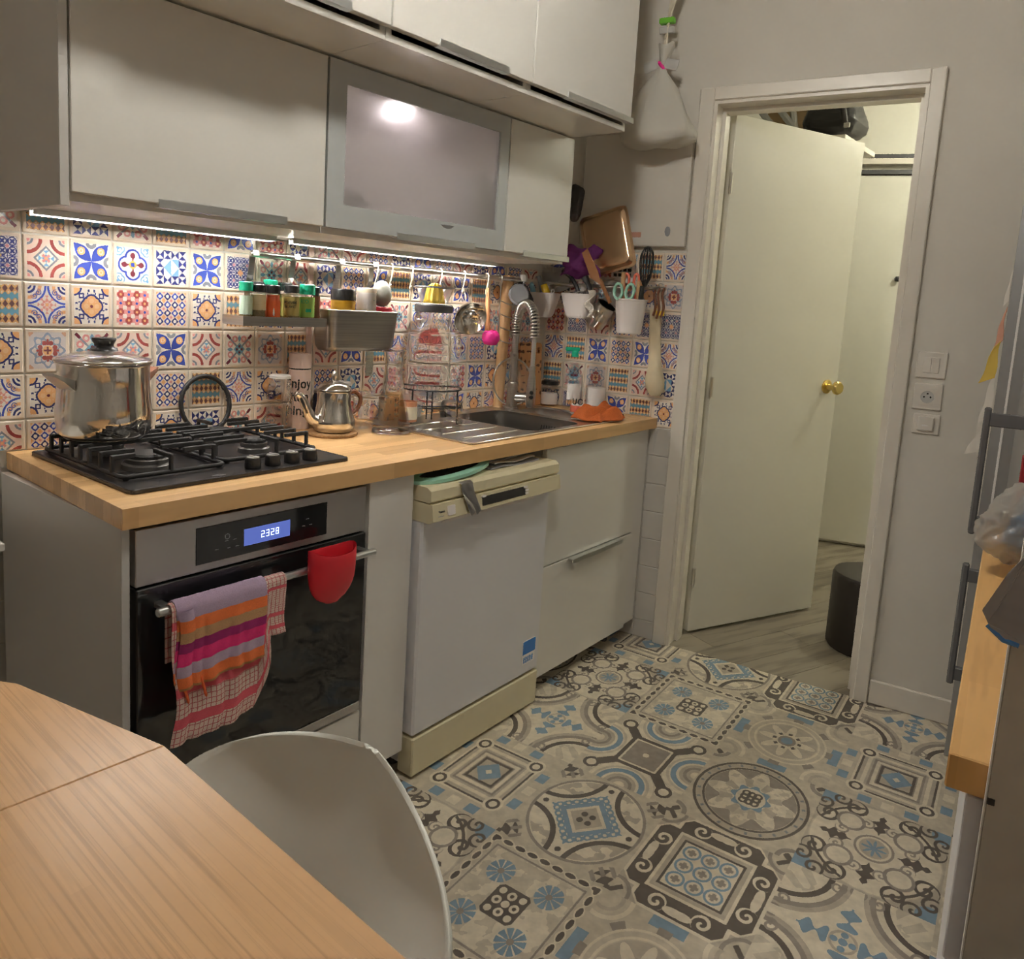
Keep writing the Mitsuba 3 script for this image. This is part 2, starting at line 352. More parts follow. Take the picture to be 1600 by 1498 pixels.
    # 11 blue snowflake with pink corners
    st, ink = painter(WHITE); ink((abs(D(.68, .34) - .16) < .06) | (abs(D(.34, .68) - .16) < .06), PINK); ink((t < .06) & (s < 1.0), GREY); ink((t < .09) & (s > .98) & (s < 1.34), MAR); ink((b < .06 + .06 * dr.sin(a * 11)) & (a < .92), (.17, .30, .42)); ink(a + b < .44, (.17, .36, .48)); ink(M(.2, 0) < .085, MAR); ink(r < .06, WHITE); out.append(st[0])
    c = out[0]
    for i in range(1, 12): c = dr.select(abs(k - i) < .5, out[i], c)
    c = dr.select(dr.maximum(ax, ay) > 1.0, mi.Color3f(*CREAM), c)
    return c * (.93 + .14 * fbm(p.x * 40, p.y * 40, p.z * 40))
prin('m_tile', proc(tile_print), .22, spec=.5)
prin('m_grout', (.62, .54, .45), .7)

# ------------------------------------------------------------------ vinyl floor print
fa = math.radians(6.1017); FQ, FQY, FX, FY = .3777, .3172, .9872, -.7230
CRM, BEI, MID, DRK, BLU, LBE = (.66, .595, .475), (.52, .465, .37), (.27, .235, .20), (.095, .078, .066), (.19, .28, .36), (.44, .39, .315)
def floor_print(p, n, uv):
    dx, dy = p.x - FX, p.y - FY
    gi, gj = (dx * math.cos(fa) + dy * math.sin(fa)) / FQ, (dx * math.sin(fa) - dy * math.cos(fa)) / FQY
    I, J = dr.floor(gi + .5), dr.floor(gj + .5); x, y = (gi - I) * 2, (gj - J) * 2
    J3 = dr.floor(J / 3); jm = J - 3 * J3; im = I + J3; im = im - 3 * dr.floor(im / 3); k = jm * 3 + im
    ax, ay = abs(x), abs(y); a, b = dr.maximum(ax, ay), dr.minimum(ax, ay); r = dr.sqrt(x * x + y * y); th = dr.atan2(y, x)
    s, t = (ax + ay) * .7071, abs(ax - ay) * .7071
    D = lambda cx, cy: dr.sqrt(dr.square(ax - cx) + dr.square(ay - cy))
    M = lambda cx, cy: dr.sqrt(dr.square(a - cx) + dr.square(b - cy))
    out = []
    # 0 framed diamond
    st, ink = painter(BEI); ink((a > .72) & (abs(a - .86) < .09) & (abs(b - .38) < .11), BLU); ink((a > .72) & (abs(a - .86) < .09) & (b < .1), CRM); ink(a < .70, CRM); ink(a < .66, DRK); ink(a < .62, LBE); ink(abs(a - .52) < .035, CRM); ink((D(.58, .58) < .17), CRM); ink(D(.58, .58) < .12, DRK); ink((D(.58, .58) < .07), CRM); ink((a < .44), MID); ink(abs(a - .36) < .035, CRM); ink(a < .30, DRK); ink(a < .25, LBE); ink(a + b < .27, BLU); ink(a + b < .07, CRM); out.append(st[0])
    # 1 leaf star
    st, ink = painter(LBE); d = D(1, 1); ink(d < .80, CRM); ink(abs(d - .80) < .04, MID); ink(abs(d - .62) < .045, DRK); ink((d < .55) & (M(.62, .12) < .5) & (t < .1), BEI); ink((d < .5) & (dr.sin(th * 26) > .1) & (d > .18), BEI); ink(spiral(a, b, .90, .28, .13), MID); ink(M(.95, 0) < .12, MID); ink(M(.80, .0) < .08, DRK); ink(d > .92, CRM)
    lf = .13 * (.6 + .5 * dr.cos(s * 26)); ink((d > .80) & (b < .13 * (.6 + .5 * dr.cos(a * 26))) & (a > .20) & (a < .62), BLU); ink(abs(r - .17) < .02, LBE); ink(M(.12, 0) < .05, BLU); ink(r < .06, BLU); out.append(st[0])
    # 2 wheel flower
    st, ink = painter(BEI); ink(r > .98, LBE); ink(D(.92, .92) < .20, BLU); ink(r < .96, CRM); ink((r > .62) & spiral(a, b, .80, .44, .20), DRK); ink((r > .9) & (r < .95) & (b > .3), DRK); ink(spiral(a, b, .92, .70, .17), DRK); ink(abs(D(.44, .44) - .20) < .026, MID); ink((b < .13 * dr.sin(dr.clip((a - .34) / .5, 0, 1) * np.pi) * (.75 + .35 * dr.cos(a * 40))) & (a > .34) & (a < .84), DRK); ink(spiral(a, b, .52, .20, .12), MID); ink(r < .30, MID); ink(r < .26, CRM); ink(r < .22, LBE); ink(r < .12 + .07 * dr.cos(th * 8), BLU); out.append(st[0])
    # 3 circle with star
    st, ink = painter(BEI); d = D(1, 1); ink((d < .34) & (t < .08 + .05 * dr.cos(s * 40)), DRK); ink((d < .40) & (d > .22) & (t < .2) & (dr.cos(t * 40) > .2), MID); ink(r < .95, MID); ink(r < .90, CRM); e = D(.92, .92); ink((r < .88) & (e < .72) & (fbm(x * 5, y * 5) > .55), LBE); ink((r < .90) & (abs(e - .76) < .045), DRK); ink((M(.78, 0) < .05), DRK); inn = (r < .9) & (e > .79)
    q = ax + ay; ink((q < .66) & (e > .80) & ((dr.cos(s * 46) * dr.cos(t * 46) > -.25) | (q < .5)), BLU); ink(q < .38, CRM); ink(q < .30, LBE); ink((b > .02) & (a < .15) & (D(.075, .075) < .055), DRK); out.append(st[0])
    # 4 cushion
    st, ink = painter(BEI); e = M(1, 0); ink(e < .62, CRM); ink((e < .62) & (dr.cos(e * 50) > .3), BEI); ink(abs(e - .40) < .05, BLU); ink(e < .30, LBE); ink(abs(e - .2) < .03, MID); ink(e < .1, CRM); e2 = M(.95, 0); cu = (e > .62) & (a < .86); ink(cu, BEI); ink(cu & (e < .70), CRM); ink((t < .09) & (s > .4) & (s < 1.1), DRK); ink(D(.72, .72) < .15, DRK); ink(D(.72, .72) < .09, CRM); ink(a < .46, DRK); ink(a < .38, CRM); ink(a < .34, MID); ink(r < .06, CRM); out.append(st[0])
    # 5 square with chain border and blue flowers
    st, ink = painter(LBE); w = .07 * dr.cos(b * 14) ; ink(a > .80, BEI); ink(abs(a - .90 - .055 * dr.cos(b * 14)) < .016, CRM); ink(abs(a - .90 + .055 * dr.cos(b * 14)) < .016, CRM); cb = b * 14 / np.pi; fb = cb - dr.floor(cb + .5)
    ink((dr.square(fb * 2.6) + dr.square((a - .90) / .042) < 1), DRK); ink(a < .80, MID); ink(a < .77, BEI); ink((a < .76) & (fbm(x * 6, y * 6, 3) > .52), CRM); fl = D(.42, .42); tf = dr.atan2(ay - .42, ax - .42); ink((fl < .21) & (dr.cos(tf * 10) > -.75), BLU); ink(fl < .05, MID); ink((a < .27) & (s < .34), DRK); ink(M(.17, .17) < .055, CRM); ink(abs(M(.15, 0) - .05) < .02, CRM); ink(r < .06, CRM); out.append(st[0])
    # 6 octagon with serpentine square
    st, ink = painter(LBE); ed = (a > .62) & (b < .66) & (a + b < 1.5); ink((a > .57) & (b < .72) & (a + b < 1.54), CRM); ink(ed, DRK); ink(ed & spiral(a, b, .80, .34, .15, 1.2), CRM); ink(ed & (dr.square((a - .84) / .07) + dr.square((b - .06) / .16) < 1), CRM); ink(ed & (a > .95), CRM); ink((s > 1.16) & (D(.95, .95) < .3), BEI); ink(abs(D(.98, .98) - .28) < .03, MID); ink((D(.98, .98) < .2) & (t < .04), DRK); ink(a < .50, DRK); ink(a < .46, CRM)
    qx, qy = x * 3.4, y * 3.4; jx, jy = dr.floor(qx + .5), dr.floor(qy + .5); ux, uy = qx - jx, qy - jy; ur = dr.sqrt(ux * ux + uy * uy); inq = a < .44; ink(inq & (abs(ur - .42) < .065), BLU); ink(inq & (dr.minimum(abs(ux), abs(uy)) < .1) & (ur < .24), MID); out.append(st[0])
    # 7 rosette
    st, ink = painter(BEI); ink(abs(D(1, 1) - .22) < .04, MID); ink((D(1, 1) < .16) & (t < .05), DRK); ink(r < .97, DRK); ink(r < .92, LBE); ink((r > .84) & (r < .90) & (dr.cos(th * 24) > .8), (.19, .21, .23)); ink(r < .81, DRK); ink(r < .77, BEI); st8 = .64 + .13 * dr.cos(th * 8); ink((r < .76) & (r > st8), MID); ink((r < st8) & (fbm(x * 9, y * 9, 2) > .45), CRM); ink((r < .52) & (dr.cos(th * 8) < -.3) & (r > .30), LBE); ink(r < .31 + .04 * dr.cos(th * 8), BLU); ink(r < .25, CRM); ink(abs(M(.10, .0) - .055) < .025, DRK); ink(abs(D(.1, .1) - .06) < .02, DRK); out.append(st[0])
    # 8 small wheel with blue bars
    st, ink = painter(BEI); ink((a > .82) & (b < .26), BLU); ink(abs(D(.9, .9) - .34) < .035, CRM); ink(abs(D(.9, .9) - .2) < .03, LBE); ink((r < .86) & (r > .70) & (dr.cos(th * 8) > .55), MID); ink(r < .74, CRM); ink(r < .70, BEI); ink(abs(r - .60) < .02, CRM); ink(r < .56, LBE); ink(r < .40 + .15 * dr.cos(th * 8), CRM); ink((abs(r - .24) < .035) & (dr.cos(th * 8) > .35), DRK); ink(r < .17, MID); ink(r < .11, BLU); out.append(st[0])
    c = out[0]
    for i in range(1, 9): c = dr.select(abs(k - i) < .5, out[i], c)
    return c * (.84 + .32 * fbm(p.x * 60, p.y * 60, 1)) * .98
prin('m_floor', proc(floor_print), .42, spec=.4)

# ================================================================== the room shell
ZC = 2.62
fpoly = Polygon([(-1.7, -2.95), tuple(WO[:2] + WU[:2] * 2.995), tuple(WO[:2] - WU[:2] * .001), (-1.7, .0)])
struct('floor', extr(fpoly, .05, -.05), 'm_floor', label='printed vinyl floor with grey, cream and blue cement tile motifs')
struct('ceiling', box(-1.8, 5.0, -3.0, .8, ZC, ZC + .05), 'm_ceiling')
struct('wall_back', box(-1.7, 2.10, 0, .10, 0, ZC), 'm_wall', label='wall behind the worktop with printed tiles')
struct('wall_left', box(-1.80, -1.70, -3.0, .1, 0, ZC), 'm_side')
struct('wall_front', box(-1.8, 3.2, -3.05, -2.95, 0, ZC), 'm_side')
# door wall with its opening
S0, S1, ZH, WT = .655, 1.355, 2.122, .16
struct('wall_right', cat(W(box(-.02, S0 - .01, -WT, 0, 0, ZC)), W(box(S1 + .01, 3.1, -WT, 0, 0, ZC)), W(box(S0 - .01, S1 + .01, -WT, 0, ZH + .01, ZC))), 'm_wall', label='pale wall with the doorway to the hall')

TILE = 0
def tile_mesh(u0, u1, z0, z1, design, place, full=((0, 1), (0, 1)), th=.004, b=.0022):
    """A thin bevelled tile; u along the wall, z up; the print fills the front, uv = (design + u, v)."""
    fu, fv = full
    def P(u, z, d): return place(u, d, z)
    V, F, UV = [], [], []
    def quad(pts, uvs):
        i = len(V); V.extend(pts); UV.extend(uvs); F.extend([(i, i + 1, i + 2), (i, i + 2, i + 3)])
    e = .002
    uv = lambda a, c: (design + min(max(a, e), 1 - e), c)
    quad([P(u0 + b, z0 + b, th), P(u1 - b, z0 + b, th), P(u1 - b, z1 - b, th), P(u0 + b, z1 - b, th)], [uv(fu[0], fv[0]), uv(fu[1], fv[0]), uv(fu[1], fv[1]), uv(fu[0], fv[1])])
    c = [(u0, z0), (u1, z0), (u1, z1), (u0, z1)]; ci = [(u0 + b, z0 + b), (u1 - b, z0 + b), (u1 - b, z1 - b), (u0 + b, z1 - b)]
    for i in range(4):
        j = (i + 1) % 4; z = [(design + e, e)] * 4
        quad([P(*c[i], th - .0014), P(*c[j], th - .0014), P(*ci[j], th), P(*ci[i], th)], z)
        quad([P(*c[i], -.001), P(*c[j], -.001), P(*c[j], th - .0014), P(*c[i], th - .0014)], z)
    return trimesh.Trimesh(np.array(V), np.array(F), process=False), np.array(UV)

PT, PZ, C1, RZ = .1018, .1095, .0419, .9924
LAY = {0: {0: 11, 1: 5, 2: 4, 3: 11, 4: 5, 5: 8, 6: 2, 7: 8, 8: 4, 9: 11, 10: 1, 11: 9, 12: 4, 13: 2, 14: 9, 15: 1, 16: 4, 17: 2},
       1: {0: 0, 1: 1, 2: 2, 3: 3, 4: 4, 5: 2, 6: 0, 7: 11, 8: 1, 9: 4, 10: 9, 11: 2, 12: 5, 13: 4, 14: 1, 15: 2, 16: 5, 17: 7, 18: 0},
       2: {-1: 8, 0: 5, 1: 6, 2: 7, 3: 8, 4: 9, 5: 7, 6: 5, 7: 6, 8: 7, 9: 8, 10: 0, 11: 6, 12: 11, 13: 3, 14: 9, 15: 4, 16: 2, 17: 11, 18: 8},
       3: {-1: 4, 0: 7, 1: 10, 2: 11, 3: 1, 4: 2, 5: 1, 6: 11, 7: 10, 8: 5, 9: 1, 10: 2, 11: 5, 12: 6, 13: 3, 14: 1, 15: 3, 16: 9, 17: 4},
       4: {-1: 10, 0: 6, 1: 7, 2: 5, 3: 4, 4: 9, 5: 5, 6: 6, 7: 7, 8: 0, 9: 9, 10: 4, 11: 1, 12: 8, 13: 11, 14: 1, 15: 8, 16: 2, 17: 7},
       5: {-1: 9, 0: 1, 1: 9, 2: 3, 3: 10, 4: 7, 5: 4, 6: 11, 7: 1, 8: 5, 9: 3, 10: 8, 11: 7, 12: 5, 13: 5, 14: 7, 15: 2, 16: 7, 17: 6}}
back_place = lambda u, d, z: np.array([u, -d, z])
G = .0022
for row in range(6):
    zb = RZ + (4 - row) * PZ
    for c in range(-5, 20):
        des = LAY[row].get(c, rng.randrange(12))
        u0, u1 = C1 + (c - 1) * PT + G, C1 + c * PT - G; z0, z1 = zb + G, zb + PZ - G
        fu, fv = [0, 1], [0, 1]
        if u1 > 2.036: fu[1] = (2.036 - u0) / (u1 - u0); u1 = 2.036
        if u1 - u0 < .02: continue
        if u1 > 0:                               # cut under the wall cabinets and above the worktop
            if z1 > 1.4805: fv[1] = (1.4805 - z0) / (z1 - z0); z1 = 1.4805
            if z0 < .9195: fv[0] = (.9195 - z0) / (z1 - z0); z0 = .9195
        m, uv = tile_mesh(u0, u1, z0, z1, des, back_place, (fu, fv))
        part('wall_back', 'printed_tile', m, 'm_tile', uv=uv)
# plain painted tiles below, left of the end panel
for r in range(8):
    for c in range(-3, 1):
        u0 = -.06 + c * PT
        part('wall_back', 'painted_tile', tile_mesh(u0 + .001, u0 + PT - .001, RZ - (r + 2) * PZ + .001, RZ - (r + 1) * PZ - .001, 0, back_place)[0], 'm_wall_tile')
# door wall tiles
PW, RW = .1148, .9945
LAYD = {0: {3: 3, 4: 5, 5: 6}, 1: {0: 7, 1: 1, 2: 11, 3: 9, 4: 7, 5: 10}, 2: {0: 8, 1: 0, 2: 1, 3: 9, 4: 0, 5: 0}, 3: {0: 6, 1: 5, 2: 2, 3: 9, 4: 2, 5: 6},
        4: {0: 5, 1: 11, 2: 10, 3: 5, 4: 1, 5: 4}, 5: {0: 4, 1: 0, 2: 1, 3: 2, 4: 5, 5: 7}}
wall_place = lambda u, d, z: wp(u, d, z)
def flip(mu): m, uv = mu; return trimesh.Trimesh(m.vertices, m.faces[:, ::-1], process=False), uv
for row in range(6):
    for c in range(0, 6):
        u0, u1 = c * PT * .995 + G + .004, (c + 1) * PT * .995 - G + .004; z0, z1 = RW + (4 - row) * PW + G, RW + (5 - row) * PW - G
        fv = [0, 1]
        if z0 < .9195 and u1 < .53: fv[0] = (.9195 - z0) / (z1 - z0); z0 = .9195
        m, uv = tile_mesh(u0, u1, z0, z1, LAYD[row].get(c, rng.randrange(12)), wall_place, ([0, 1], fv))
        part('wall_right', 'printed_tile', m, 'm_tile', uv=uv)
for r in range(8):
    for c in (4, 5):
        u0 = c * PT; z1 = RW - PW * (1 + r) - .001
        part('wall_right', 'painted_tile', tile_mesh(u0 + .001, u0 + PT - .001, max(z1 - PW + .002, .002), z1, 0, wall_place)[0], 'm_wall_tile')

# door frame: casing, lining, stop
def doorframe():
    c, L = [], .055
    for a0, a1 in ((S0 - L, S0), (S1, S1 + .045)): c += [W(box(a0, a1, 0, .022, 0, ZH + .046, .003))]
    c += [W(box(S0, S1, 0, .022, ZH, ZH + .046, .003))]
    return cat(*c)
struct('trim_1', doorframe(), 'm_trim', label='white painted door casing')
part('trim_1', 'jamb', W(box(S0 - .009, S0 + .012, -WT, .012, 0, ZH)), 'm_trim'); part('trim_1', 'jamb', W(box(S1 - .012, S1 + .009, -WT, .012, 0, ZH)), 'm_trim')
part('trim_1', 'head', W(box(S0 + .012, S1 - .012, -WT, .012, ZH - .012, ZH + .009)), 'm_trim')
part('trim_1', 'stop', cat(W(box(S0 + .012, S0 + .026, -.12, -.06, 0, ZH - .012)), W(box(S1 - .026, S1 - .012, -.12, -.06, 0, ZH - .012)), W(box(S0 + .026, S1 - .026, -.12, -.06, ZH - .026, ZH - .012))), 'm_trim')
struct('baseboard_right', W(box(S1 + .047, 2.9, 0, .014, 0, .088, .004)), 'm_trim')

# ------------------------------------------------------------------ the hall behind the doorway
HX = wp(0, -WT, 0)
struct('hall_floor', box(2.15, 4.9, -3.0, .8, -.06, -.012), 'm_plank', label='grey wood plank floor of the hall')
hd = np.array([.95, -.31, 0]); hd /= np.linalg.norm(hd); hn = np.array([-hd[1], hd[0], 0])
MH = frame((2.2, -2.1, 0), hd, hn)
for r in range(20):
    y0 = .0 + r * .15; st = rng.random() * .9
    for c in range(-1, 3):
        x0 = -.2 + c * 1.15 + st - .6; x0_, x1_ = x0 + .001, x0 + 1.149
        m = xf(box(x0_, x1_, y0 + .07, y0 + .2185, -.012, -.001, .001), MH)
        cen = m.vertices.mean(0); dd = np.dot(m.vertices - WO, WN)
        if dd.max() < .02 or cen[0] > 4.9 or cen[1] > .75 or cen[1] < -2.6: continue
        m = trimesh.intersections.slice_mesh_plane(m, WN, WO + WN * .0005, cap=False) if dd.min() < .0005 else m
        if len(m.faces) == 0: continue
        part('hall_floor', 'plank', m, 'm_plank', uv=np.tile([rng.random(), rng.random()], (len(m.vertices), 1)))
# hall wall with the tall closet door
ed = np.array([.3615, -.9324, 0]); en = np.array([.9324, .3615, 0]); A0 = np.array([4.229, -.591, 0])
ME = frame(A0, ed, en)
def E_(m): return xf(m, ME)
struct('wall_hall', E_(box(-1.6, 2.5, .04, .12, 0, ZC)), 'm_leaf')
struct('wall_hall_left', box(2.1, 4.9, .70, .80, 0, ZC), 'm_leaf')
struct('wall_hall_right', box(2.6, 5.0, -3.0, -2.9, 0, ZC), 'm_leaf')
struct('door_2', E_(box(-.6, .60, .0, .035, .02, 2.185, .004)), 'm_leaf', label='plain cream closet door in the hall')
part('door_2', 'knob', E_(lathe([(0, 0), (.012, 0), (.010, .012), (.016, .020), (.014, .03), (0, .034)], 16, (.21, 0, 1.605), (0, -1, 0))), 'm_black', 40)
struct('trim_2', E_(box(-.9, 1.2, -.012, .03, 2.192, 2.216)), 'm_dark_plastic', label='dark rail above the closet door')
struct('trim_3', E_(box(-.9, 1.2, -.02, .03, 2.276, 2.30)), 'm_dark_plastic')
part('trim_3', 'lip', E_(box(-.9, 1.2, -.03, .03, 2.245, 2.276)), 'm_trim')
# door leaf, opened into the hall
ld = np.array([math.cos(math.radians(-20.59)), math.sin(math.radians(-20.59)), 0]); lo = np.array([2.336, -.664, 0])
ML = frame(lo, ld, np.array([-ld[1], ld[0], 0]))
def LF(m): return xf(m, ML)
struct('door_1', LF(box(-.02, .735, 0, .036, .012, 2.112, .002)), 'm_leaf', label='plain white hall door standing ajar')
kp = (.665, 0, 1.052)
part('door_1', 'knob', LF(lathe([(0, 0), (.030, 0), (.031, .006), (.022, .010), (.013, .012), (.012, .036), (.020, .044), (.029, .052), (.030, .062), (.024, .070), (0, .071)], 28, kp, (0, -1, 0))), 'm_brass', 40, 'gold round knob')
for z in (.25, 1.05, 1.85): part('door_1', 'hinge', LF(cyl(.008, (-.024, -.006, z - .04), (-.024, -.006, z + .04), 10)), 'm_steel')

# shelf above the hall with bags
hs = thing('hall_shelf', 'white loft shelf in the hall above the open door', 'shelf')
part(hs, 'board', box(3.16, 3.62, -.79, .70, 2.165, 2.188), 'm_trim'); part(hs, 'bracket', box(3.3, 3.32, .5, .70, 2.0, 2.165), 'm_trim')
bp = thing('backpack', 'black backpack slumped on the hall shelf above the door', 'backpack')
bm = blob([(3.24, -.75, 2.265), (3.24, -.62, 2.265), (3.40, -.75, 2.265), (3.38, -.62, 2.265), (3.28, -.735, 2.40), (3.32, -.62, 2.42)], [.062, .06, .062, .06, .05, .05])
bm = bm.subdivide().subdivide(); bm.vertices += .016 * (meshkit.fbm(bm.vertices * 14)[:, None] - .5); part(bp, 'sack', bm, 'm_black', True)
part(bp, 'strap', tube(curve([(3.185, -.78, 2.23), (3.165, -.77, 2.29), (3.20, -.74, 2.37)]), .012, 8), 'm_dark', True)
part(bp, 'buckle', box(3.166, 3.178, -.80, -.775, 2.22, 2.24), 'm_steel_brush')
ldr = thing('clothes_rack', 'folded grey metal clothes rack leaning on the hall shelf beside the backpack', 'clothes rack')
for a_, b_ in (((3.45, -.214, 2.453), (3.18, -.449, 2.245)), ((3.45, -.318, 2.447), (3.18, -.547, 2.235)), ((3.45, -.412, 2.436), (3.18, -.55, 2.225))): part(ldr, 'bar', tube([a_, b_], .016, 8), 'm_alu')
part(ldr, 'rail', tube([(3.19, -.40, 2.235), (3.19, -.56, 2.215)], .012, 8), 'm_alu')
one('suitcase', 'black suitcase at the back of the hall shelf by the hinge side of the door', 'suitcase', box(3.30, 3.58, -.10, .30, 2.189, 2.46, .02), 'm_black')
one('cardboard_box', 'brown cardboard box on the hall shelf behind the clothes rack', 'box', box(3.47, 3.61, -.60, -.28, 2.189, 2.47, .003), 'm_cardboard')
one('ottoman', 'round dark brown leather pouf on the hall floor behind the door frame', 'pouf', lathe([(0, .001), (.152, .001), (.158, .01), (.159, .30), (.152, .318), (.130, .326), (0, .330)], 40, (2.78, -1.235, 0)), 'm_ottoman', 40)
hl = thing('hall_lamp', 'round warm ceiling lamp of the hall', 'lamp')
part(hl, 'shade', trimesh.creation.icosphere(3, .09).apply_translation(HALL_LAMP), lamp_bsdf(), True, emitter={'type': 'area', 'radiance': rgb(HALL_RGB)})
part(hl, 'rod', cyl(.012, (HALL_LAMP[0], HALL_LAMP[1], HALL_LAMP[2] + .085), (HALL_LAMP[0], HALL_LAMP[1], ZC)), 'm_alu')
kl = thing('ceiling_lamp', 'white globe lamp hanging from the kitchen ceiling', 'lamp')
part(kl, 'globe', trimesh.creation.icosphere(3, .085).apply_translation(KITCHEN_LAMP), lamp_bsdf(), True, emitter={'type': 'area', 'radiance': rgb(KITCHEN_RGB)})
part(kl, 'rod', cyl(.012, (KITCHEN_LAMP[0], KITCHEN_LAMP[1], KITCHEN_LAMP[2] + .08), (KITCHEN_LAMP[0], KITCHEN_LAMP[1], ZC)), 'm_alu')

# ================================================================== wall cabinets
ZL, ZT, YL, YT = 1.4826, 1.912, -.403, -.6236
def carcass(x0, x1, y0, z0, z1, t=.016):
    return cat(box(x0, x0 + t, y0, -.006, z0, z1), box(x1 - t, x1, y0, -.006, z0, z1), box(x0 + t, x1 - t, y0, -.006, z0, z0 + t), box(x0 + t, x1 - t, y0, -.006, z1 - t, z1), box(x0 + t, x1 - t, -.018, -.006, z0 + t, z1 - t))
def edge_handle(x0, x1, y, z):
    return cat(box(x0, x1, y - .022, y - .002, z - .006, z - .003), box(x0, x1, y - .022, y - .019, z - .006, z + .012, .001))
one('cover_panel', 'tall grey cover panel at the left end of the wall cabinets', 'panel', box(-.018, -.001, YL - .002, -.006, ZL - .012, ZC - .01, .001), 'm_side')
c1 = thing('wall_cabinet', 'white gloss flap cabinet over the hob', 'wall cabinet')
part(c1, 'body', carcass(.001, .596, YL + .02, ZL, ZT - .001), 'm_white'); part(c1, 'door', box(.004, .594, YL, YL + .018, ZL + .016, ZT - .006, .0015), 'm_gloss')
part(c1, 'door__handle', edge_handle(.165, .475, YL, ZL + .012), 'm_alu', label='thin aluminium edge handle')
c2 = thing('wall_cabinet', 'wall cabinet with a lit frosted glass flap over the worktop', 'wall cabinet')
part(c2, 'body', carcass(.598, 1.287, YL + .02, ZL, ZT - .001), 'm_white')
fr = extr(sbox(.600, ZL + .016, 1.285, ZT - .006).difference(sbox(.654, ZL + .076, 1.243, ZT - .058)), .018)
fr = xf(fr, frame((0, YL + .018, 0), (1, 0, 0), (0, 0, 1), (0, -1, 0))); part(c2, 'door', fr, 'm_grey_front', label='grey framed flap')
part(c2, 'door__frosted_pane', box(.652, 1.245, YL + .007, YL + .010, ZL + .074, ZT - .056), 'm_frost'); part(c2, 'door__handle', edge_handle(.82, 1.13, YL, ZL + .012), 'm_alu')
part(c2, 'shelf_lamp', lathe([(0, 0), (.030, 0), (.034, .006), (.034, .012), (0, .012)], 24, (.885, -.325, ZT - .066)), lamp_bsdf(), emitter={'type': 'area', 'radiance': rgb((19, 17.2, 18))})
part(c2, 'shelf_lamp__stem', cyl(.012, (.885, -.325, ZT - .053), (.885, -.325, ZT - .0175), 12), 'm_white')
one('stacked_bowls', 'dim stack of bowls behind the frosted glass', 'bowls', lathe([(0, 0), (.03, 0), (.065, .05), (.03, .06), (.015, .085), (0, .09)], 24, (1.03, -.345, ZL + .0165)), 'm_grey_plastic', 40)
one('storage_tin', 'dim square tin behind the frosted glass at its left corner', 'tin', box(.63, .76, -.36, -.25, ZL + .0165, ZL + .13, .006), 'm_grey_plastic')
one('storage_jar', 'dim tall jar behind the frosted glass at its right side', 'jar', lathe([(0, 0), (.06, 0), (.062, .01), (.062, .20), (.05, .22), (0, .225)], 24, (1.20, -.31, ZL + .0165)), 'm_grey_plastic', 40)
c3 = thing('wall_cabinet', 'narrow white gloss wall cabinet at the right end of the lower row', 'wall cabinet')
part(c3, 'body', carcass(1.289, 1.628, YL + .02, ZL, ZT - .001), 'm_white'); part(c3, 'door', box(1.291, 1.627, YL, YL + .018, ZL + .016, ZT - .006, .0015), 'm_gloss')
part(c3, 'door__handle', edge_handle(1.36, 1.61, YL, ZL + .012), 'm_alu')
for k, (a, b, h0, h1, lab) in enumerate(((.001, .603, .18, .475, 'upper white gloss cabinet above the flap cabinet, only its lower edge in view'), (.605, 1.113, .735, .99, 'upper white gloss cabinet above the frosted glass flap'), (1.115, 1.6235, 1.25, 1.605, 'upper white gloss cabinet at the right end near the hanging bag'))):
    c = thing('top_cabinet', lab, 'wall cabinet')
    part(c, 'body', carcass(a, b, YT + .022, ZT, ZC - .012), 'm_gloss'); part(c, 'door', box(a + .001, b - .001, YT, YT + .019, ZT + .026, ZC - .014, .0015), 'm_gloss')
    part(c, 'door__handle', edge_handle(h0, h1, YT, ZT + .022), 'm_alu')
# strip lamps under the wall cabinets
for x0, x1, lab in ((.03, .645, 'bright strip lamp under the flap cabinet'), (.70, 1.585, 'bright strip lamp under the frosted glass cabinet')):
    k = thing('strip_lamp', lab, 'lamp')
    part(k, 'housing', cat(box(x0, x1, -.118, -.092, ZL - .006, ZL - .0005), box(x0, x1, -.118, -.1155, ZL - .0145, ZL - .006), box(x0, x1, -.0945, -.092, ZL - .0165, ZL - .006)), 'm_alu')
    part(k, 'diffuser', box(x0 + .004, x1 - .004, -.1153, -.0947, ZL - .0145, ZL - .0062), lamp_bsdf(), emitter={'type': 'area', 'radiance': rgb(LED_RGB)})
one('wall_shelf', 'small white shelf board on the wall left of the worktop', 'shelf', box(-.62, -.094, -.30, -.006, .770, .789, .003), 'm_white')
one('cable_cover', 'vertical white cable cover on the tiles behind the steel tray', 'cable cover', box(.828, .846, -.014, -.0045, .921, 1.479, .002), 'm_thermos')

# ================================================================== base units under the worktop (local frame: u along the front, v inwards)
HT, TH = .918, .041
SINK_U = (1.045, 1.935); SINK_V = (.045, .515)
bowl = rrect(1.385, 1.70, .075, .46, .05); half = rrect(1.745, 1.905, .12, .42, .045)
iB = np.linalg.inv(MB)
def toB(x, y): q = iB @ np.array([x, y, 0, 1]); return q[0], q[1]
top_poly = Polygon([toB(0, -.002), toB(0, -.631), (np.dot(wp(.5365, .002, 0) - OB, UB), 0.0), toB(2.040, -.002)]).difference(bowl.buffer(.012)).difference(half.buffer(.012))
one('worktop', 'light butcher block worktop along the tiled wall', 'worktop', B(extr(top_poly, TH - .0005, HT - TH)), 'm_counter')
one('end_panel', 'grey side panel at the left end of the worktop', 'panel', B(box(.008, .024, .022, .600, .002, HT - TH - .001, .001)), 'm_side')
oc = thing('oven_cabinet', 'white oven housing with a low drawer front', 'cabinet')
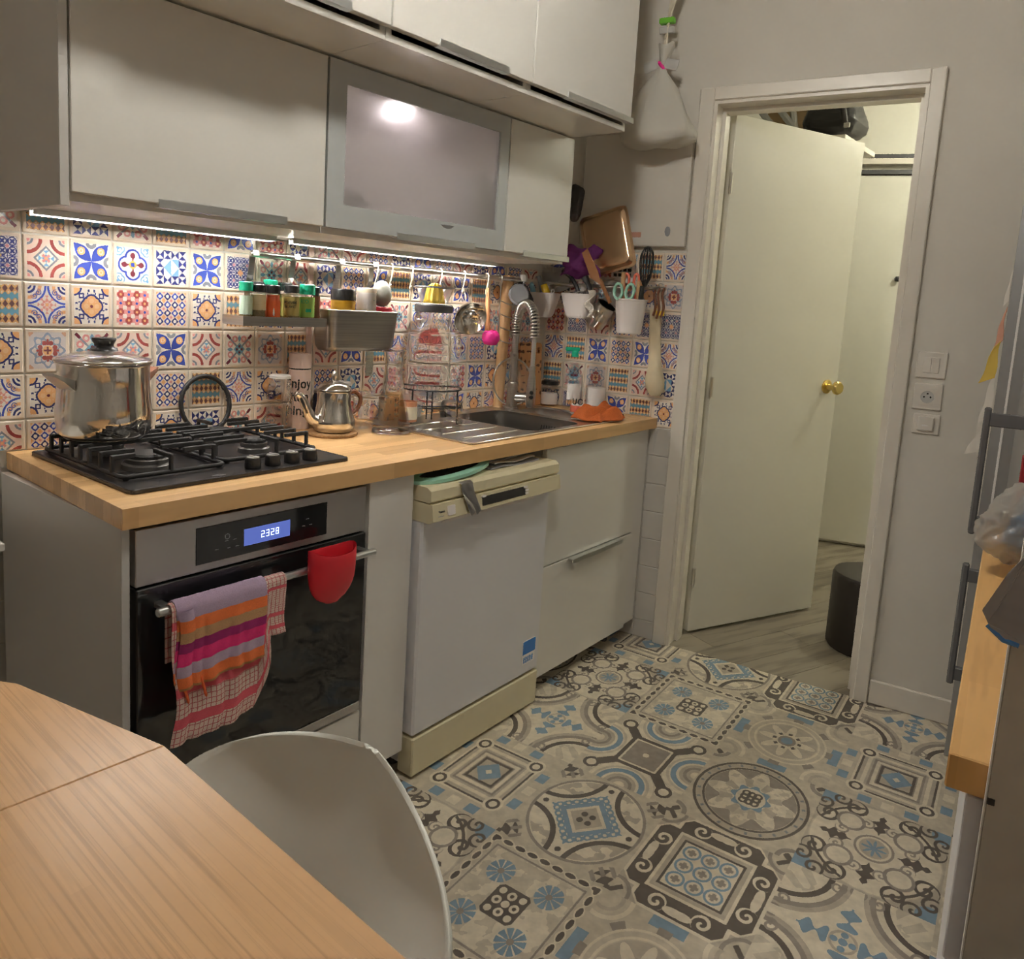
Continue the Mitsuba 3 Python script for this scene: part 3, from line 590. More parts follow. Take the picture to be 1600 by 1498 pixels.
part(oc, 'body', B(cat(box(.0245, .032, .05, .58, .09, .875), box(.616, .626, .05, .56, .09, .875), box(.032, .616, .05, .56, .26, .272), box(.032, .616, .05, .56, .09, .105))), 'm_white')
part(oc, 'drawer_front', B(box(.028, .622, .020, .040, .085, .268, .0015)), 'm_gloss'); part(oc, 'plinth', B(box(.03, .62, .09, .105, .002, .085)), 'm_white')
ov = thing('oven', 'built in black glass oven with a steel control strip', 'oven')
part(ov, 'body', B(box(.045, .610, .045, .54, .276, .868)), 'm_dark')
part(ov, 'control_strip', B(box(.033, .615, .018, .044, .752, .866, .0015)), 'm_oven_steel')
part(ov, 'control_strip__touch_panel', B(box(.157, .492, .0165, .0185, .768, .846, .0008)), 'm_black_glass')
scene['m_display'] = {'type': 'diffuse', 'reflectance': rgb((.02, .03, .10))}
part(ov, 'control_strip__display', B(box(.268, .386, .0155, .0170, .786, .823)), 'm_display', emitter={'type': 'area', 'radiance': rgb((.035, .05, .16))}, label='blue lit clock display')
def digit(ch, x, z, h):
    w = h * .55; t = h * .11; S = {'2': 'abged', '3': 'abgcd', '8': 'abcdefg'}[ch]; o = []
    P = {'a': (x, x + w, z + h - t, z + h), 'g': (x, x + w, z + h / 2 - t / 2, z + h / 2 + t / 2), 'd': (x, x + w, z, z + t), 'b': (x + w - t, x + w, z + h / 2, z + h), 'c': (x + w - t, x + w, z, z + h / 2), 'f': (x, x + t, z + h / 2, z + h), 'e': (x, x + t, z, z + h / 2)}
    return [box(P[k][0], P[k][1], .0148, .0156, P[k][2], P[k][3]) for k in S]
dg = []
for i, ch in enumerate('2328'): dg += digit(ch, .310 + i * .0125, .797, .015)
part(ov, 'control_strip__digits', B(cat(*dg)), lamp_bsdf(), emitter={'type': 'area', 'radiance': rgb((.40, .55, 1.15))}, label='clock reading 2328')
ic = [box(x, x + .008, .0160, .0166, z, z + .0012) for x, z in ((.200, .792), (.228, .79), (.248, .79), (.222, .806), (.242, .806), (.42, .80), (.44, .80), (.43, .815))]
ic += [B_ for B_ in (extr(Point(0, 0).buffer(.006).difference(Point(0, 0).buffer(.0048)), .0006),)]
ic[-1] = xf(ic[-1], frame((.228, .0166, .816), (1, 0, 0), (0, 0, 1), (0, -1, 0)))
part(ov, 'control_strip__icons', B(cat(*ic)), 'm_grey_plastic')
part(ov, 'door', B(box(.033, .615, .014, .044, .302, .748, .002)), 'm_black_glass', label='black glass door')
part(ov, 'lower_trim', B(box(.033, .615, .016, .044, .276, .299, .001)), 'm_oven_steel')
hb = B(cyl(.0085, (.050, -.030, .712), (.606, -.030, .712), 16, .002)); part(ov, 'door__handle', hb, 'm_alu', 40, 'round steel bar handle')
for u in (.075, .585): part(ov, 'door__handle_post', B(box(u - .009, u + .009, -.030, .0145, .706, .718, .002)), 'm_alu')
one('filler_door', 'tall narrow white cupboard front between the oven and the dishwasher', 'cupboard', B(box(.629, .785, .020, .56, .085, HT - TH - .004, .0015)), 'm_white')

# dishwasher
dw = thing('dishwasher', 'white freestanding dishwasher with a cream control strip', 'dishwasher')
DY = -.018
part(dw, 'body', B(box(.800, 1.392, .045, .54, .03, .800, .003)), 'm_white_cool')
part(dw, 'door', B(box(.796, 1.394, DY + .012, .044, .128, .748, .006)), 'm_white_cool')
gr = extr(rrect(.87, 1.30, 0, .012, .005), .004)
part(dw, 'door__grip', B(xf(gr, frame((0, DY + .0125, .728), (1, 0, 0), (0, 0, 1), (0, -1, 0)))), 'm_white_plastic')
def prism(prof, u0, u1):
    m = extr(Polygon(prof), u1 - u0); return xf(m, frame((u0, 0, 0), (0, 1, 0), (0, 0, 1), (1, 0, 0)))
part(dw, 'control_strip', B(prism([(.05, .744), (-.030, .744), (-.046, .752), (-.040, .797), (.05, .797)], .795, 1.395)), 'm_cream_plastic', label='cream control strip')
part(dw, 'worktop', B(prism([(.54, .800), (-.030, .800), (-.036, .806), (-.034, .832), (-.020, .841), (.54, .841)], .795, 1.395)), 'm_cream_plastic', label='cream top')
def face(m, u, z, v): return B(xf(m, frame((u, v, z), (1, 0, 0), (0, .133, .991), (0, -.991, .133))))
part(dw, 'control_strip__display', face(extr(sbox(0, 0, .205, .026), .0014), 1.000, .762, -.0446), 'm_black', label='black display window')
part(dw, 'control_strip__led', face(extr(Point(.09, .013).buffer(.0022), .0020), 1.0, .762, -.0434), lamp_bsdf(), emitter={'type': 'area', 'radiance': rgb((2.5, .05, .1))})
for k, (u, z) in enumerate(((.996, .786), (1.196, .783), (1.203, .773), (1.203, .763))): part(dw, 'control_strip__button', face(extr(rrect(0, .016, 0, .006, .002), .004), u, z, -.0425), 'm_white_plastic')
part(dw, 'control_strip__push_button', face(extr(rrect(0, .030, 0, .026, .003), .004), .853, .760, -.0430), 'm_white_plastic')
part(dw, 'control_strip__brand', face(meshkit.text_mesh('Faure', .0065, .0006, True), .818, .772, -.0435), 'm_black'); part(dw, 'control_strip__small_print', face(extr(sbox(0, 0, .022, .0016), .0008), .816, .762, -.0446), 'm_grey_plastic')
part(dw, 'plinth', B(box(.797, 1.393, DY + .010, .05, .008, .122, .004)), 'm_cream_plastic', label='cream plinth')
for u in (.83, 1.36): part(dw, 'foot', B(cyl(.018, (u, .10, 0), (u, .10, .03), 12)), 'm_dark')
st = thing('energy_sticker', 'blue and white sticker low on the dishwasher door', 'sticker')
part(st, 'sheet', B(box(1.300, 1.368, DY + .0105, DY + .0118, .165, .245)), 'm_label_white'); part(st, 'blue_field', B(box(1.300, 1.368, DY + .0098, DY + .0105, .200, .245)), 'm_blue_sticker')
part(st, 'lines', B(cat(*[box(1.306 + .011 * i, 1.312 + .011 * i, DY + .0099, DY + .0105, .170, .190) for i in range(5)])), 'm_blue_sticker')
# silver tape over the strip
tp = [(.905, -.028, .8425), (.907, -.036, .838), (.912, -.0385, .815), (.918, -.042, .797), (.926, -.0485, .775), (.936, -.0485, .755)]
rw = []
for i, (u, v, z) in enumerate(tp):
    rw.append([(u + j * .012 - .0 + .001 * math.sin(i * 3 + j), v - .0015 - .0035 * abs(math.sin(i * 1.7 + j * 1.3)), z - (.012 * (j % 2) if i == 5 else 0)) for j in range(5)])
one('silver_tape', 'crumpled strip of silver tape on the dishwasher top edge', 'tape', B(sheet(rw, .0008)[0]), 'm_foil', 30)
mt = curve([(.80, -.012, .8445), (.87, -.004, .850), (.95, .010, .857), (1.05, .03, .861), (1.12, .035, .861)], 6)
P = []
for u, v, z in mt:
    P.append([(u + .012 * b, v + .10 * b, z + .010 * (abs(b - .5) * 2) ** 2) for b in np.linspace(0, 1, 7)])
mo, _ = sheet(P, .003); tr = thing('serving_tray', 'pale green oval tray pushed under the worktop above the dishwasher', 'tray')
ell = affinity.rotate(affinity.scale(Point(0, 0).buffer(1, quad_segs=16), .17, .060), 3); inn = affinity.scale(ell, .76, .60)
tm = extr(ell.difference(inn), .010); tm = rot(rot(tm, 5, (1, 0, 0)), -3, (0, 1, 0)); part(tr, 'rim', B(mv(tm, .955, .045, .852)), 'm_mint'); tm2 = rot(rot(extr(inn.buffer(.002), .003), 5, (1, 0, 0)), -3, (0, 1, 0)); part(tr, 'base', B(mv(tm2, .955, .045, .852)), 'm_dark', label='dark middle')
for k, (u0, u1, z, c) in enumerate(((1.10, 1.345, .844, 'm_grey_plastic'), (1.13, 1.335, .853, 'm_paper'), (1.08, 1.32, .862, 'm_grey_cloth'))):
    one('paper_stack', ('grey folded paper at the bottom of the pile above the dishwasher', 'white folded paper in the pile above the dishwasher', 'grey folded paper on top of the pile above the dishwasher')[k], 'paper', B(sheet([[(u0 + (u1 - u0) * a, .01 + .012 * k + .2 * b, z + .003 * math.sin(a * 7 + k)) for b in (0, .5, 1)] for a in np.linspace(0, 1, 9)], .004)[0]), c)

# drawer unit
dr_ = thing('drawer_unit', 'white gloss drawer unit under the sink', 'cabinet')
part(dr_, 'body', B(cat(box(1.405, 1.421, .042, .50, .075, .868), box(2.02, 2.036, .042, .50, .075, .868), box(1.421, 2.02, .05, .50, .075, .09), box(1.421, 2.02, .495, .505, .09, .868))), 'm_white')
part(dr_, 'drawer', B(box(1.404, 2.036, .020, .040, .463, .870, .0015)), 'm_gloss'); part(dr_, 'drawer', B(box(1.404, 2.036, .020, .040, .065, .459, .0015)), 'm_gloss')
part(dr_, 'drawer_001__handle', B(cat(box(1.575, 1.925, -.004, .022, .4595, .4615), box(1.575, 1.925, -.004, -.001, .446, .4615, .0005))), 'm_alu', label='thin aluminium edge handle')
for u in (1.44, 2.0):
    for v in (.09, .45): part(dr_, 'leg', B(cyl(.016, (u, v, 0), (u, v, .075), 12)), 'm_dark_plastic')
one('filler_panel', 'white filler strip between the drawers and the door wall', 'panel', B(box(2.039, 2.118, .024, .04, .075, HT - TH - .002, .001)), 'm_white')
one('support_bracket', 'small grey wedge bracket under the right end of the worktop', 'bracket', W(extr(Polygon([(0, 0), (.018, .0), (.004, -.10)]), .004).apply_transform(frame((.528, .001, HT - TH - .0015), (1, 0, 0), (0, 0, 1), (0, 1, 0)))), 'm_side')

# ------------------------------------------------------------------ sink and tap
sk = thing('sink', 'stainless steel inset sink with drainboard and small second bowl', 'sink')
rimp = rrect(SINK_U[0], SINK_U[1], SINK_V[0], SINK_V[1], .018).difference(bowl).difference(half)
part(sk, 'rim', B(extr(rimp, .004, HT + .0002)), 'm_sink')
edge = rrect(SINK_U[0], SINK_U[1], SINK_V[0], SINK_V[1], .018)
part(sk, 'edge_bead', B(tube([(x, y, HT + .004) for x, y in list(edge.exterior.coords)[:-1]], .0028, 6, True)), 'm_chrome', True)
def basin(poly, depth):
    R = []
    for s_, z in ((0, .003), (0, -.01), (.004, -.03), (.010, -depth + .02), (.022, -depth)):
        c = list(poly.buffer(-s_, quad_segs=6).exterior.coords)[:-1]; ring = Polygon(c).exterior
        R.append([(*ring.interpolate(t, True).coords[0], HT + z) for t in np.linspace(0, 1, 56)])
    cx = poly.centroid; R.append([(cx.x, cx.y, HT - depth)] * 56)
    m, _ = sheet(R, .0016); return m
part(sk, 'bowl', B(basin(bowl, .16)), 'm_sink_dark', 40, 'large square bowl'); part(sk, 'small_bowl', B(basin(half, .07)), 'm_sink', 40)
for k in range(4): part(sk, 'ridge', B(tube([(1.085 + .0, .115 + .085 * k, HT + .0045), (1.355, .115 + .085 * k, HT + .0045)], .0035, 6)), 'm_chrome', True)
for k in range(6): part(sk, 'overflow_slot', B(box(1.6945, 1.698, .19 + k * .012, .196 + k * .012, HT - .052, HT - .026)), 'm_dark')
part(sk, 'drain', B(lathe([(0, .002), (.03, .002), (.04, .006), (.042, .002), (0, .0)], 24, (1.54, .27, HT - .16))), 'm_chrome', 40)
for k, (u, v) in enumerate(((1.80, .24), (1.855, .25))):
    one('lemon_half', ('left pale lemon half in the small sink bowl', 'right pale lemon half in the small sink bowl')[k], 'lemon', B(lathe([(0, 0), (.018, .006), (.030, .022), (.032, .034), (.028, .036), (0, .035)], 20, (u, v, HT - .0685))), 'm_sponge', 40)
tp_ = thing('kitchen_tap', 'steel kitchen tap with a coiled spring hose', 'tap')
bx, by = 1.738, -.098; sx, sy = 1.650, -.262
part(tp_, 'base', lathe([(0, .0042), (.027, .0042), (.027, .010), (.021, .014), (.021, .105), (.017, .112), (0, .112)], 28, (bx, by, HT)), 'm_steel_brush', 40)
part(tp_, 'column', cyl(.0125, (bx, by, HT + .11), (bx, by, 1.215), 20), 'm_steel_brush', 40)
dvt = np.array([.62, -.78, 0]); part(tp_, 'valve', cyl(.019, np.array([bx, by, HT + .052]), np.array([bx, by, HT + .052]) + dvt * .075, 24, .003), 'm_steel_brush', 40)
dq = np.array([sx - bx, sy - by, 0]); dl = np.linalg.norm(dq); dq /= dl
arc = [np.array([bx, by, 1.215])] + [np.array([bx, by, 1.245]) + dq * (dl / 2) * (1 - math.cos(a)) + np.array([0, 0, .092 * math.sin(a)]) for a in np.linspace(0, np.pi, 25)] + [np.array([sx, sy, 1.215])]
arc = np.array(arc); part(tp_, 'inner_hose', tube(arc, .008, 10), 'm_dark_plastic', True)
ds = np.r_[0, np.cumsum(np.linalg.norm(np.diff(arc, axis=0), axis=1))]; sv = np.linspace(0, ds[-1], 620); pc = np.stack([np.interp(sv, ds, arc[:, k]) for k in range(3)], 1)
tg = np.gradient(pc, axis=0); tg /= np.linalg.norm(tg, axis=1, keepdims=True); sd = np.cross(dq, [0, 0, 1]); nb = np.cross(tg, sd); ph = sv / ds[-1] * 2 * np.pi * 30
part(tp_, 'spring', tube(pc + .0150 * (np.cos(ph)[:, None] * sd + np.sin(ph)[:, None] * nb), .0040, 6), 'm_steel', True, 'coiled steel spring')
part(tp_, 'hose', cyl(.0085, (sx, sy, 1.22), (sx, sy, 1.09), 14), 'm_alu', 40)
part(tp_, 'spray_head', lathe([(0, 0), (.015, 0), (.018, .006), (.018, .06), (.0155, .10), (.0115, .125), (.0115, .155), (0, .155)], 24, (sx, sy, .955)), 'm_steel_brush', 40)
for z in (.995, 1.012): part(tp_, 'spray_head__button', cyl(.0075, (sx - .013, sy - .0125, z), (sx - .0155, sy - .0150, z), 14), 'm_black', 40)
part(tp_, 'holder_arm', cat(tube([(bx, by, 1.135), (bx - .03, by - .03, 1.140), (bx - .062, by - .04, 1.138)], .006, 8), cyl(.016, (bx, by, 1.125), (bx, by, 1.145), 16)), 'm_steel_brush', 40)

# ------------------------------------------------------------------ the hob
hb_ = thing('gas_hob', 'black four burner gas hob set into the worktop', 'hob')
HU = (.058, .616); HV = (.085, .566)
part(hb_, 'plate', B(extr(rrect(*HU, *HV, .012), .007, HT + .0003)), 'm_enamel')
part(hb_, 'plate_rim', B(tube([(x, y, HT + .0055) for x, y in list(rrect(HU[0] + .003, HU[1] - .003, HV[0] + .003, HV[1] - .003, .012).exterior.coords)[:-1]], .0036, 6, True)), 'm_enamel', True)
zp, zr, zg = HT + .0075, HT + .016, HT + .050
BUR = [(.185, .265, .046), (.185, .455, .036), (.475, .29, .034), (.475, .455, .040)]
for u, v, r in BUR:
    bk = part(hb_, 'burner', B(lathe([(0, 0), (r * 1.18, 0), (r * 1.16, .010), (r * .98, .013), (r, .022), (r * .96, .024), (0, .024)], 36, (u, v, zp))), 'm_burner', 40, 'dull steel burner ring')
    part(bk, 'cap', B(lathe([(0, .024), (r * .86, .024), (r * .88, .030), (r * .80, .034), (0, .0345)], 36, (u, v, zp))), 'm_iron', 40)
def bar(p, q, w=.0075, h=.010):
    p, q = np.array(p, float), np.array(q, float); d = q - p; L = np.linalg.norm(d); d /= L; s_ = np.cross(d, [0, 0, 1]) if abs(d[2]) < .9 else np.array([1.0, 0, 0]); s_ /= np.linalg.norm(s_); t_ = np.cross(s_, d)
    return xf(box(0, L, -w / 2, w / 2, -h / 2, h / 2, .0015), frame(p, d, s_, np.cross(d, s_)))
def grate(u0, u1, v0, v1, burners, name):
    fr_ = tube([(x, y, zr) for x, y in list(rrect(u0, u1, v0, v1, .018).exterior.coords)[:-1]], .0052, 6, True)
    g = part(hb_, name, B(fr_), 'm_iron', True)
    for x in (u0 + .01, u1 - .01):
        for y in (v0 + .01, v1 - .01): part(g, 'foot', B(cyl(.006, (x, y, zp), (x, y, zr), 8)), 'm_iron')
    for (cu, cv, r) in burners:
        for off in (-.052, 0, .052):
            if not v0 < cv + off < v1: continue
            for e, dirn in ((u0, 1), (u1, -1)):
                reach = abs(cu - e) - (.030 if off == 0 else .055)
                a = (e, cv + off, zr); b_ = (e + dirn * .006, cv + off, zg - .004); c_ = (e + dirn * reach, cv + off, zg)
                part(g, 'finger', B(cat(bar(a, (e, cv + off, zg + .004)), bar((e - dirn * .004, cv + off, zg), c_))), 'm_iron')
    for cv, e, dirn in ((burners[0][1], v0, 1), (burners[-1][1], v1, -1)):
        cu = burners[0][0]
        part(g, 'finger', B(cat(bar((cu, e, zr), (cu, e, zg + .004)), bar((cu, e - dirn * .004, zg), (cu, cv - dirn * .028, zg)))), 'm_iron')
    vm = (burners[0][1] + burners[-1][1]) / 2
    part(g, 'cross_bar', B(cat(bar((u0, vm, zr), (u0, vm, zg + .004)), bar((u1, vm, zr), (u1, vm, zg + .004)), bar((u0 - .004, vm, zg), (u1 + .004, vm, zg)))), 'm_iron')
grate(.082, .315, .165, .548, BUR[:2], 'pan_support'); grate(.335, .598, .195, .548, BUR[2:], 'pan_support')
for k in range(4):
    u = .362 + .054 * k
    kb = part(hb_, 'knob', B(lathe([(0, 0), (.017, 0), (.0185, .002), (.0175, .020), (.016, .024), (0, .024)], 24, (u, .127, zp))), 'm_black', 40, 'black knob with a steel top')
    part(kb, 'cap', B(cat(lathe([(0, .0241), (.0145, .0241), (.0145, .0256), (0, .0256)], 24, (u, .127, zp)), box(u - .002, u + .002, .114, .140, zp + .0250, zp + .0285, .0008))), 'm_alu', 40)
part(hb_, 'badge', B(extr(affinity.scale(Point(.262, .105).buffer(1), .017, .007), .0008, zp)), 'm_dark_plastic')

pt = thing('stock_pot', 'tall steel stock pot with a glass lid on the back left burner', 'pot')
pu, pv, pz = .165, .425, zg + .006
PR = .100
part(pt, 'body', B(lathe([(0, 0), (PR * .84, 0), (PR * .95, .010), (PR * 1.0, .03), (PR * 1.02, .055), (PR * .985, .09), (PR * .965, .125), (PR * .97, .166), (PR * 1.02, .172), (PR * .99, .174), (PR * .95, .166), (PR * .93, .12), (PR * .95, .05), (PR * .85, .006), (0, .006)], 56, (pu, pv, pz))), 'm_chrome', 50)
ld_ = part(pt, 'lid', B(lathe([(PR * 1.0, .1745), (PR * 1.02, .177), (PR * 1.0, .180), (PR * .7, .192), (PR * .3, .199), (0, .200), (0, .197), (PR * .3, .196), (PR * .7, .189), (PR * .97, .1755)], 48, (pu, pv, pz))), 'm_glass', 50, 'glass lid')
part(ld_, 'rim', B(tube([(pu + PR * 1.015 * math.cos(a), pv + PR * 1.015 * math.sin(a), pz + .1775) for a in np.linspace(0, 2 * np.pi, 56)[:-1]], .003, 6, True)), 'm_chrome', True)
part(ld_, 'knob', B(lathe([(0, .199), (.030, .199), (.028, .204), (.020, .209), (.020, .213), (.026, .224), (.025, .228), (0, .230)], 28, (pu, pv, pz))), 'm_black', 40, 'black lid knob')
for sgn in (1, -1):
    ang = math.radians(15 if sgn > 0 else 195); dx, dy = math.cos(ang), math.sin(ang); tx, ty = -dy, dx
    hh = hull([np.array((pu, pv, pz)) + np.array((dx * r_ + tx * w_, dy * r_ + ty * w_, z_)) for r_, w_, z_ in ((PR * .95, .026, .115), (PR * .95, -.026, .115), (PR * .95, .026, .138), (PR * .95, -.026, .138), (PR + .038, .020, .148), (PR + .038, -.020, .148), (PR + .040, .018, .155), (PR + .040, -.018, .155), (PR + .02, .026, .135), (PR + .02, -.026, .135))])
    part(pt, 'handle', B(hh), 'm_brown' if sgn > 0 else 'm_steel', 30)
rg = thing('wok_ring', 'black metal wok ring leaning on the tiles behind the hob', 'trivet')
RC, RR = np.array((.490, -.022, HT + .087)), .072
def rpt(a, k=1.0): return RC + np.array((RR * k * math.cos(a), .010 * math.sin(a), RR * 1.08 * k * math.sin(a)))
part(rg, 'ring', tube([rpt(a) for a in np.linspace(0, 2 * np.pi, 65)[:-1]], .0066, 8, True), 'm_iron', True)
for a in (35, 140, 235, 305):
    a = math.radians(a); part(rg, 'lug', cat(bar(rpt(a, .90), rpt(a, 1.06), .010, .014)), 'm_iron')
# ------------------------------------------------------------------ things on the oven handle
def drape(u0, u1, zbar, rbar, zf, zb_, nu=41, wav=.004, seed=0, edge=None):
    """A cloth over the bar: from the front hem up over the bar and down behind; local base frame."""
    rows = []
    for i in range(nu):
        a = i / (nu - 1); u = u0 + (u1 - u0) * a; row = []
        zf_u = zf(a) if callable(zf) else zf
        for t in np.linspace(0, 1, 34):
            if t < .72:
                z = zf_u + (zbar - zf_u) * t / .72; v = -.030 - rbar; sp = (zbar - z) / max(zbar - zf_u, 1e-6)
            elif t < .84:
                g = (t - .72) / .12 * np.pi; z = zbar + rbar * math.sin(g); v = -.030 - rbar * math.cos(g); sp = 0
            else:
                z = zbar - (zbar - zb_) * (t - .84) / .16; v = -.030 + rbar; sp = 0
            wv = wav * (.25 + sp) * (math.sin(a * 13 + seed) + .6 * math.sin(a * 29 + seed * 2 + z * 9)) + .004 * sp * (meshkit.fbm(np.array([u * 22, z * 22, seed])) - .5) * 2
            row.append((u + .010 * sp * math.sin(seed + z * 25), v - abs(wv) - .003 * sp, z + .004 * math.sin(a * 9 + seed) * sp))
        rows.append(row)
    return sheet(rows, .0022)
def towel_check(p, n, uv):
    z = uv.y * 1.0; g1 = uv.x * 26; g2 = z * 34; l1 = abs(g1 - dr.floor(g1) - .5) * 2; l2 = abs(g2 - dr.floor(g2) - .5) * 2
    c = mix((.58, .44, .38), (.40, .10, .11), dr.select((l1 < .17) | (l2 < .15), 1.0, 0.0))
    band = ((z > .085) & (z < .14)) | ((z > .255) & (z < .305)) | ((z > .62) & (z < .66))
    return dr.select(band, mix((.62, .10, .13), (.52, .08, .11), noise(p.x * 700, p.y * 700, p.z * 700)), c)
def towel_stripe(p, n, uv):
    z = uv.y / .72; c = mi.Color3f(.36, .27, .38)
    for lo, col in ((.13, (.72, .17, .05)), (.03, (.72, .17, .05)), (.17, (.40, .30, .40)), (.31, (.62, .03, .16)), (.47, (.24, .015, .10)), (.59, (.42, .24, .12)), (.72, (.72, .17, .05)), (.87, (.40, .30, .42))):
        c = dr.select(z > lo, mi.Color3f(*col), c)
    c = dr.select(z < .03, mi.Color3f(.42, .20, .08), c)
    return c * (.82 + .3 * noise(p.x * 900, p.y * 900, p.z * 900))
prin('m_towel_check', proc(towel_check), .95, sheen=.3); prin('m_towel_stripe', proc(towel_stripe), .95, sheen=.3)
m, uv = drape(.072, .335, .712, .0125, lambda a: (.435 if a < .70 else .432 + .15 * (lambda q: q * q * (3 - 2 * q))(min(1, (a - .70) / .16))) + .015 * a, .60, 49, .006, 1.0)
one('tea_towel', 'red and white checked tea towel hanging longest on the oven handle', 'towel', m.apply_transform(MB), 'm_towel_check', True, uv=uv)
m, uv = drape(.080, .282, .712, .0165, lambda a: .562 - .012 * math.sin(a * 3) + .004 * a, .63, 41, .005, 2.4)
tt = thing('striped_towel', 'orange, pink and purple striped towel draped over the checked one', 'towel'); part(tt, 'cloth', m.apply_transform(MB), 'm_towel_stripe', True, uv=uv)
part(tt, 'fold', B(sheet([[(.082 + .030 * a + .004 * math.sin(z * 40), -.052 - .007 * math.sin(a * 3), z) for a in (0, .35, .7, 1)] for z in np.linspace(.55, .712, 14)], .002)[0]), 'm_towel_stripe', True, uv=np.vstack([np.stack(np.meshgrid(np.linspace(0, .72, 14), np.linspace(0, 1, 4), indexing='ij'), -1)[..., ::-1].reshape(-1, 2)] * 2))
for u in (.090, .128): part(tt, 'fringe', B(tube(curve([(u, -.054, .566), (u + .006, -.056, .54), (u + .012, -.055, .520)], 5), [.003] * 10 + [.0015], 5)), 'm_orange', True)
cr = []
for t in np.linspace(0, 1, 10):
    z = .752 - .118 * t; w = .062 * math.sqrt(max(.04, 1 - (max(0, t - .42) / .60) ** 2.2)) ; d = .036 * (1 - .75 * t ** 2); rr_ = [( .452 + w * math.cos(a), -.055 + d * math.sin(a), z + (.012 * abs(math.cos(a)) ** 3 if t == 0 else 0)) for a in np.linspace(0, 2 * np.pi, 33)]
    cr.append(rr_)
cr.append([(.452, -.05, .630)] * 33)
one('pot_holder', 'red silicone pot holder pocket hanging on the oven handle', 'pot holder', B(sheet(cr, .003)[0]), 'm_red', True)

# ------------------------------------------------------------------ the rail on the tiled wall and what hangs from it
ZR = 1.430
rl = thing('wall_rail', 'long steel utensil rail on the tiled wall', 'rail')
part(rl, 'bar', cyl(.0085, (.598, -.060, ZR), (1.80, -.060, ZR), 16, .002), 'm_steel', 40)
for x in (.72, 1.30, 1.77): part(rl, 'bracket', cat(cyl(.006, (x, -.060, ZR), (x, -.005, ZR), 12), lathe([(0, 0), (.014, 0), (.012, .006), (0, .007)], 16, (x, -.0048, ZR), (0, -1, 0)), cyl(.0115, (x - .01, -.060, ZR), (x + .01, -.060, ZR), 16)), 'm_steel', 40)
ss = thing('spice_shelf', 'long steel spice shelf hanging from the wall rail', 'shelf')
part(ss, 'tray', cat(box(.536, .812, -.132, -.024, 1.232, 1.234), box(.536, .812, -.133, -.131, 1.232, 1.258), box(.536, .538, -.131, -.024, 1.234, 1.258), box(.810, .812, -.131, -.024, 1.234, 1.258), box(.538, .810, -.026, -.024, 1.234, 1.250)), 'm_steel_brush')
for x in (.612, .748):
    P_ = [(-.024, 1.234), (-.024, 1.345), (-.040, 1.372), (-.050, ZR), (-.054, ZR + .0105), (-.066, ZR + .0105), (-.0705, ZR - .004)]
    part(ss, 'hanger', sheet([[(x + dx, y, z) for dx in (-.009, .009)] for y, z in P_], .0018)[0], 'm_steel_brush')

def bottle(name, label, x, y, z, r, h, cap, cap_r, cap_h, body, group=None, lab=None, lz=(.25, .8), neck=.8, fill=None, catname='bottle', n=24, lab_label=None):
    """Glass jar or bottle with contents, paper label band and cap."""
    k = thing(name, label, catname, group); hb = h - cap_h
    part(k, 'glass', lathe([(0, 0), (r * .9, 0), (r, .004), (r, hb * .86), (r * neck, hb * .96), (r * neck, hb), (0, hb)], n, (x, y, z)), body, 45)
    if fill: part(k, 'contents', lathe([(0, .003), (r * .86, .003), (r * .9, .006), (r * .9, hb * fill[1]), (0, hb * fill[1])], n, (x, y, z)), fill[0], 45)
    if lab: part(k, 'label', lathe([(r * .999, hb * lz[0]), (r * 1.018, hb * lz[0]), (r * 1.018, hb * lz[1]), (r * .999, hb * lz[1])], n, (x, y, z)), lab, 45, lab_label)
    part(k, 'cap', lathe([(0, hb), (cap_r, hb), (cap_r, h - .003), (cap_r - .003, h), (0, h)], n, (x, y, z)), cap, 40)
    return k
def wrap_text(text, h, x, y, z, r, ang0, bold=True):
    """Lettering bent round an upright cylinder; ang0 = direction of the text's centre, seen from above."""
    m = meshkit.text_mesh(text, h, .0004, bold); m.apply_translation([-m.bounds[:, 0].mean(), 0, 0])
    v = m.vertices.copy(); a = ang0 + v[:, 0] / r; rr = r + .0003 + v[:, 2]
    m.vertices = np.stack([x + rr * np.cos(a), y + rr * np.sin(a), z + v[:, 1]], 1); return m
def facing(x, y): return math.atan2(CAM[1] - y, CAM[0] - x)

zs = 1.2345; SP = 'm_spice'
bottle('spice_jar', 'green capped spice jar with a pale mint label, leftmost on the spice shelf', .560, -.105, zs, .0175, .118, 'm_green', .0185, .026, 'm_glass', lab='m_label_mint', fill=(SP, .45), lz=(.30, .86))
bottle('spice_jar', 'black capped jar with a beige label, second from the left on the spice shelf', .599, -.105, zs, .0205, .113, 'm_black', .0195, .022, 'm_glass', lab='m_label', fill=(SP, .9), lz=(.45, .92))
k = bottle('spice_jar', 'spice jar with a bright orange label and black cap', .643, -.108, zs, .0205, .113, 'm_black', .0200, .024, 'm_glass', lab='m_orange', fill=('m_orange', .95), lz=(.02, .78))
fa_ = facing(.643, -.108)
part(k, 'label__print', lathe([(0, 0), (.0022, .004), (.0030, .012), (.0018, .020), (.0006, .026), (0, .027)], 10, (.643 + .0200 * math.cos(fa_ + .15), -.108 + .0200 * math.sin(fa_ + .15), zs + .024)), 'm_label_white', 40)
k = bottle('spice_jar', 'spice jar with an olive label reading POIVRE BLANC', .704, -.108, zs, .0225, .116, 'm_black', .0215, .023, 'm_glass', lab='m_label_olive', fill=(SP, .9), lz=(.30, .88))
part(k, 'label__print', wrap_text('POIVRE', .0075, .704, -.108, zs + .062, .0229, facing(.704, -.108) - .1), 'm_black'); part(k, 'label__print', wrap_text('BLANC', .0075, .704, -.108, zs + .051, .0229, facing(.704, -.108) - .1), 'm_black')
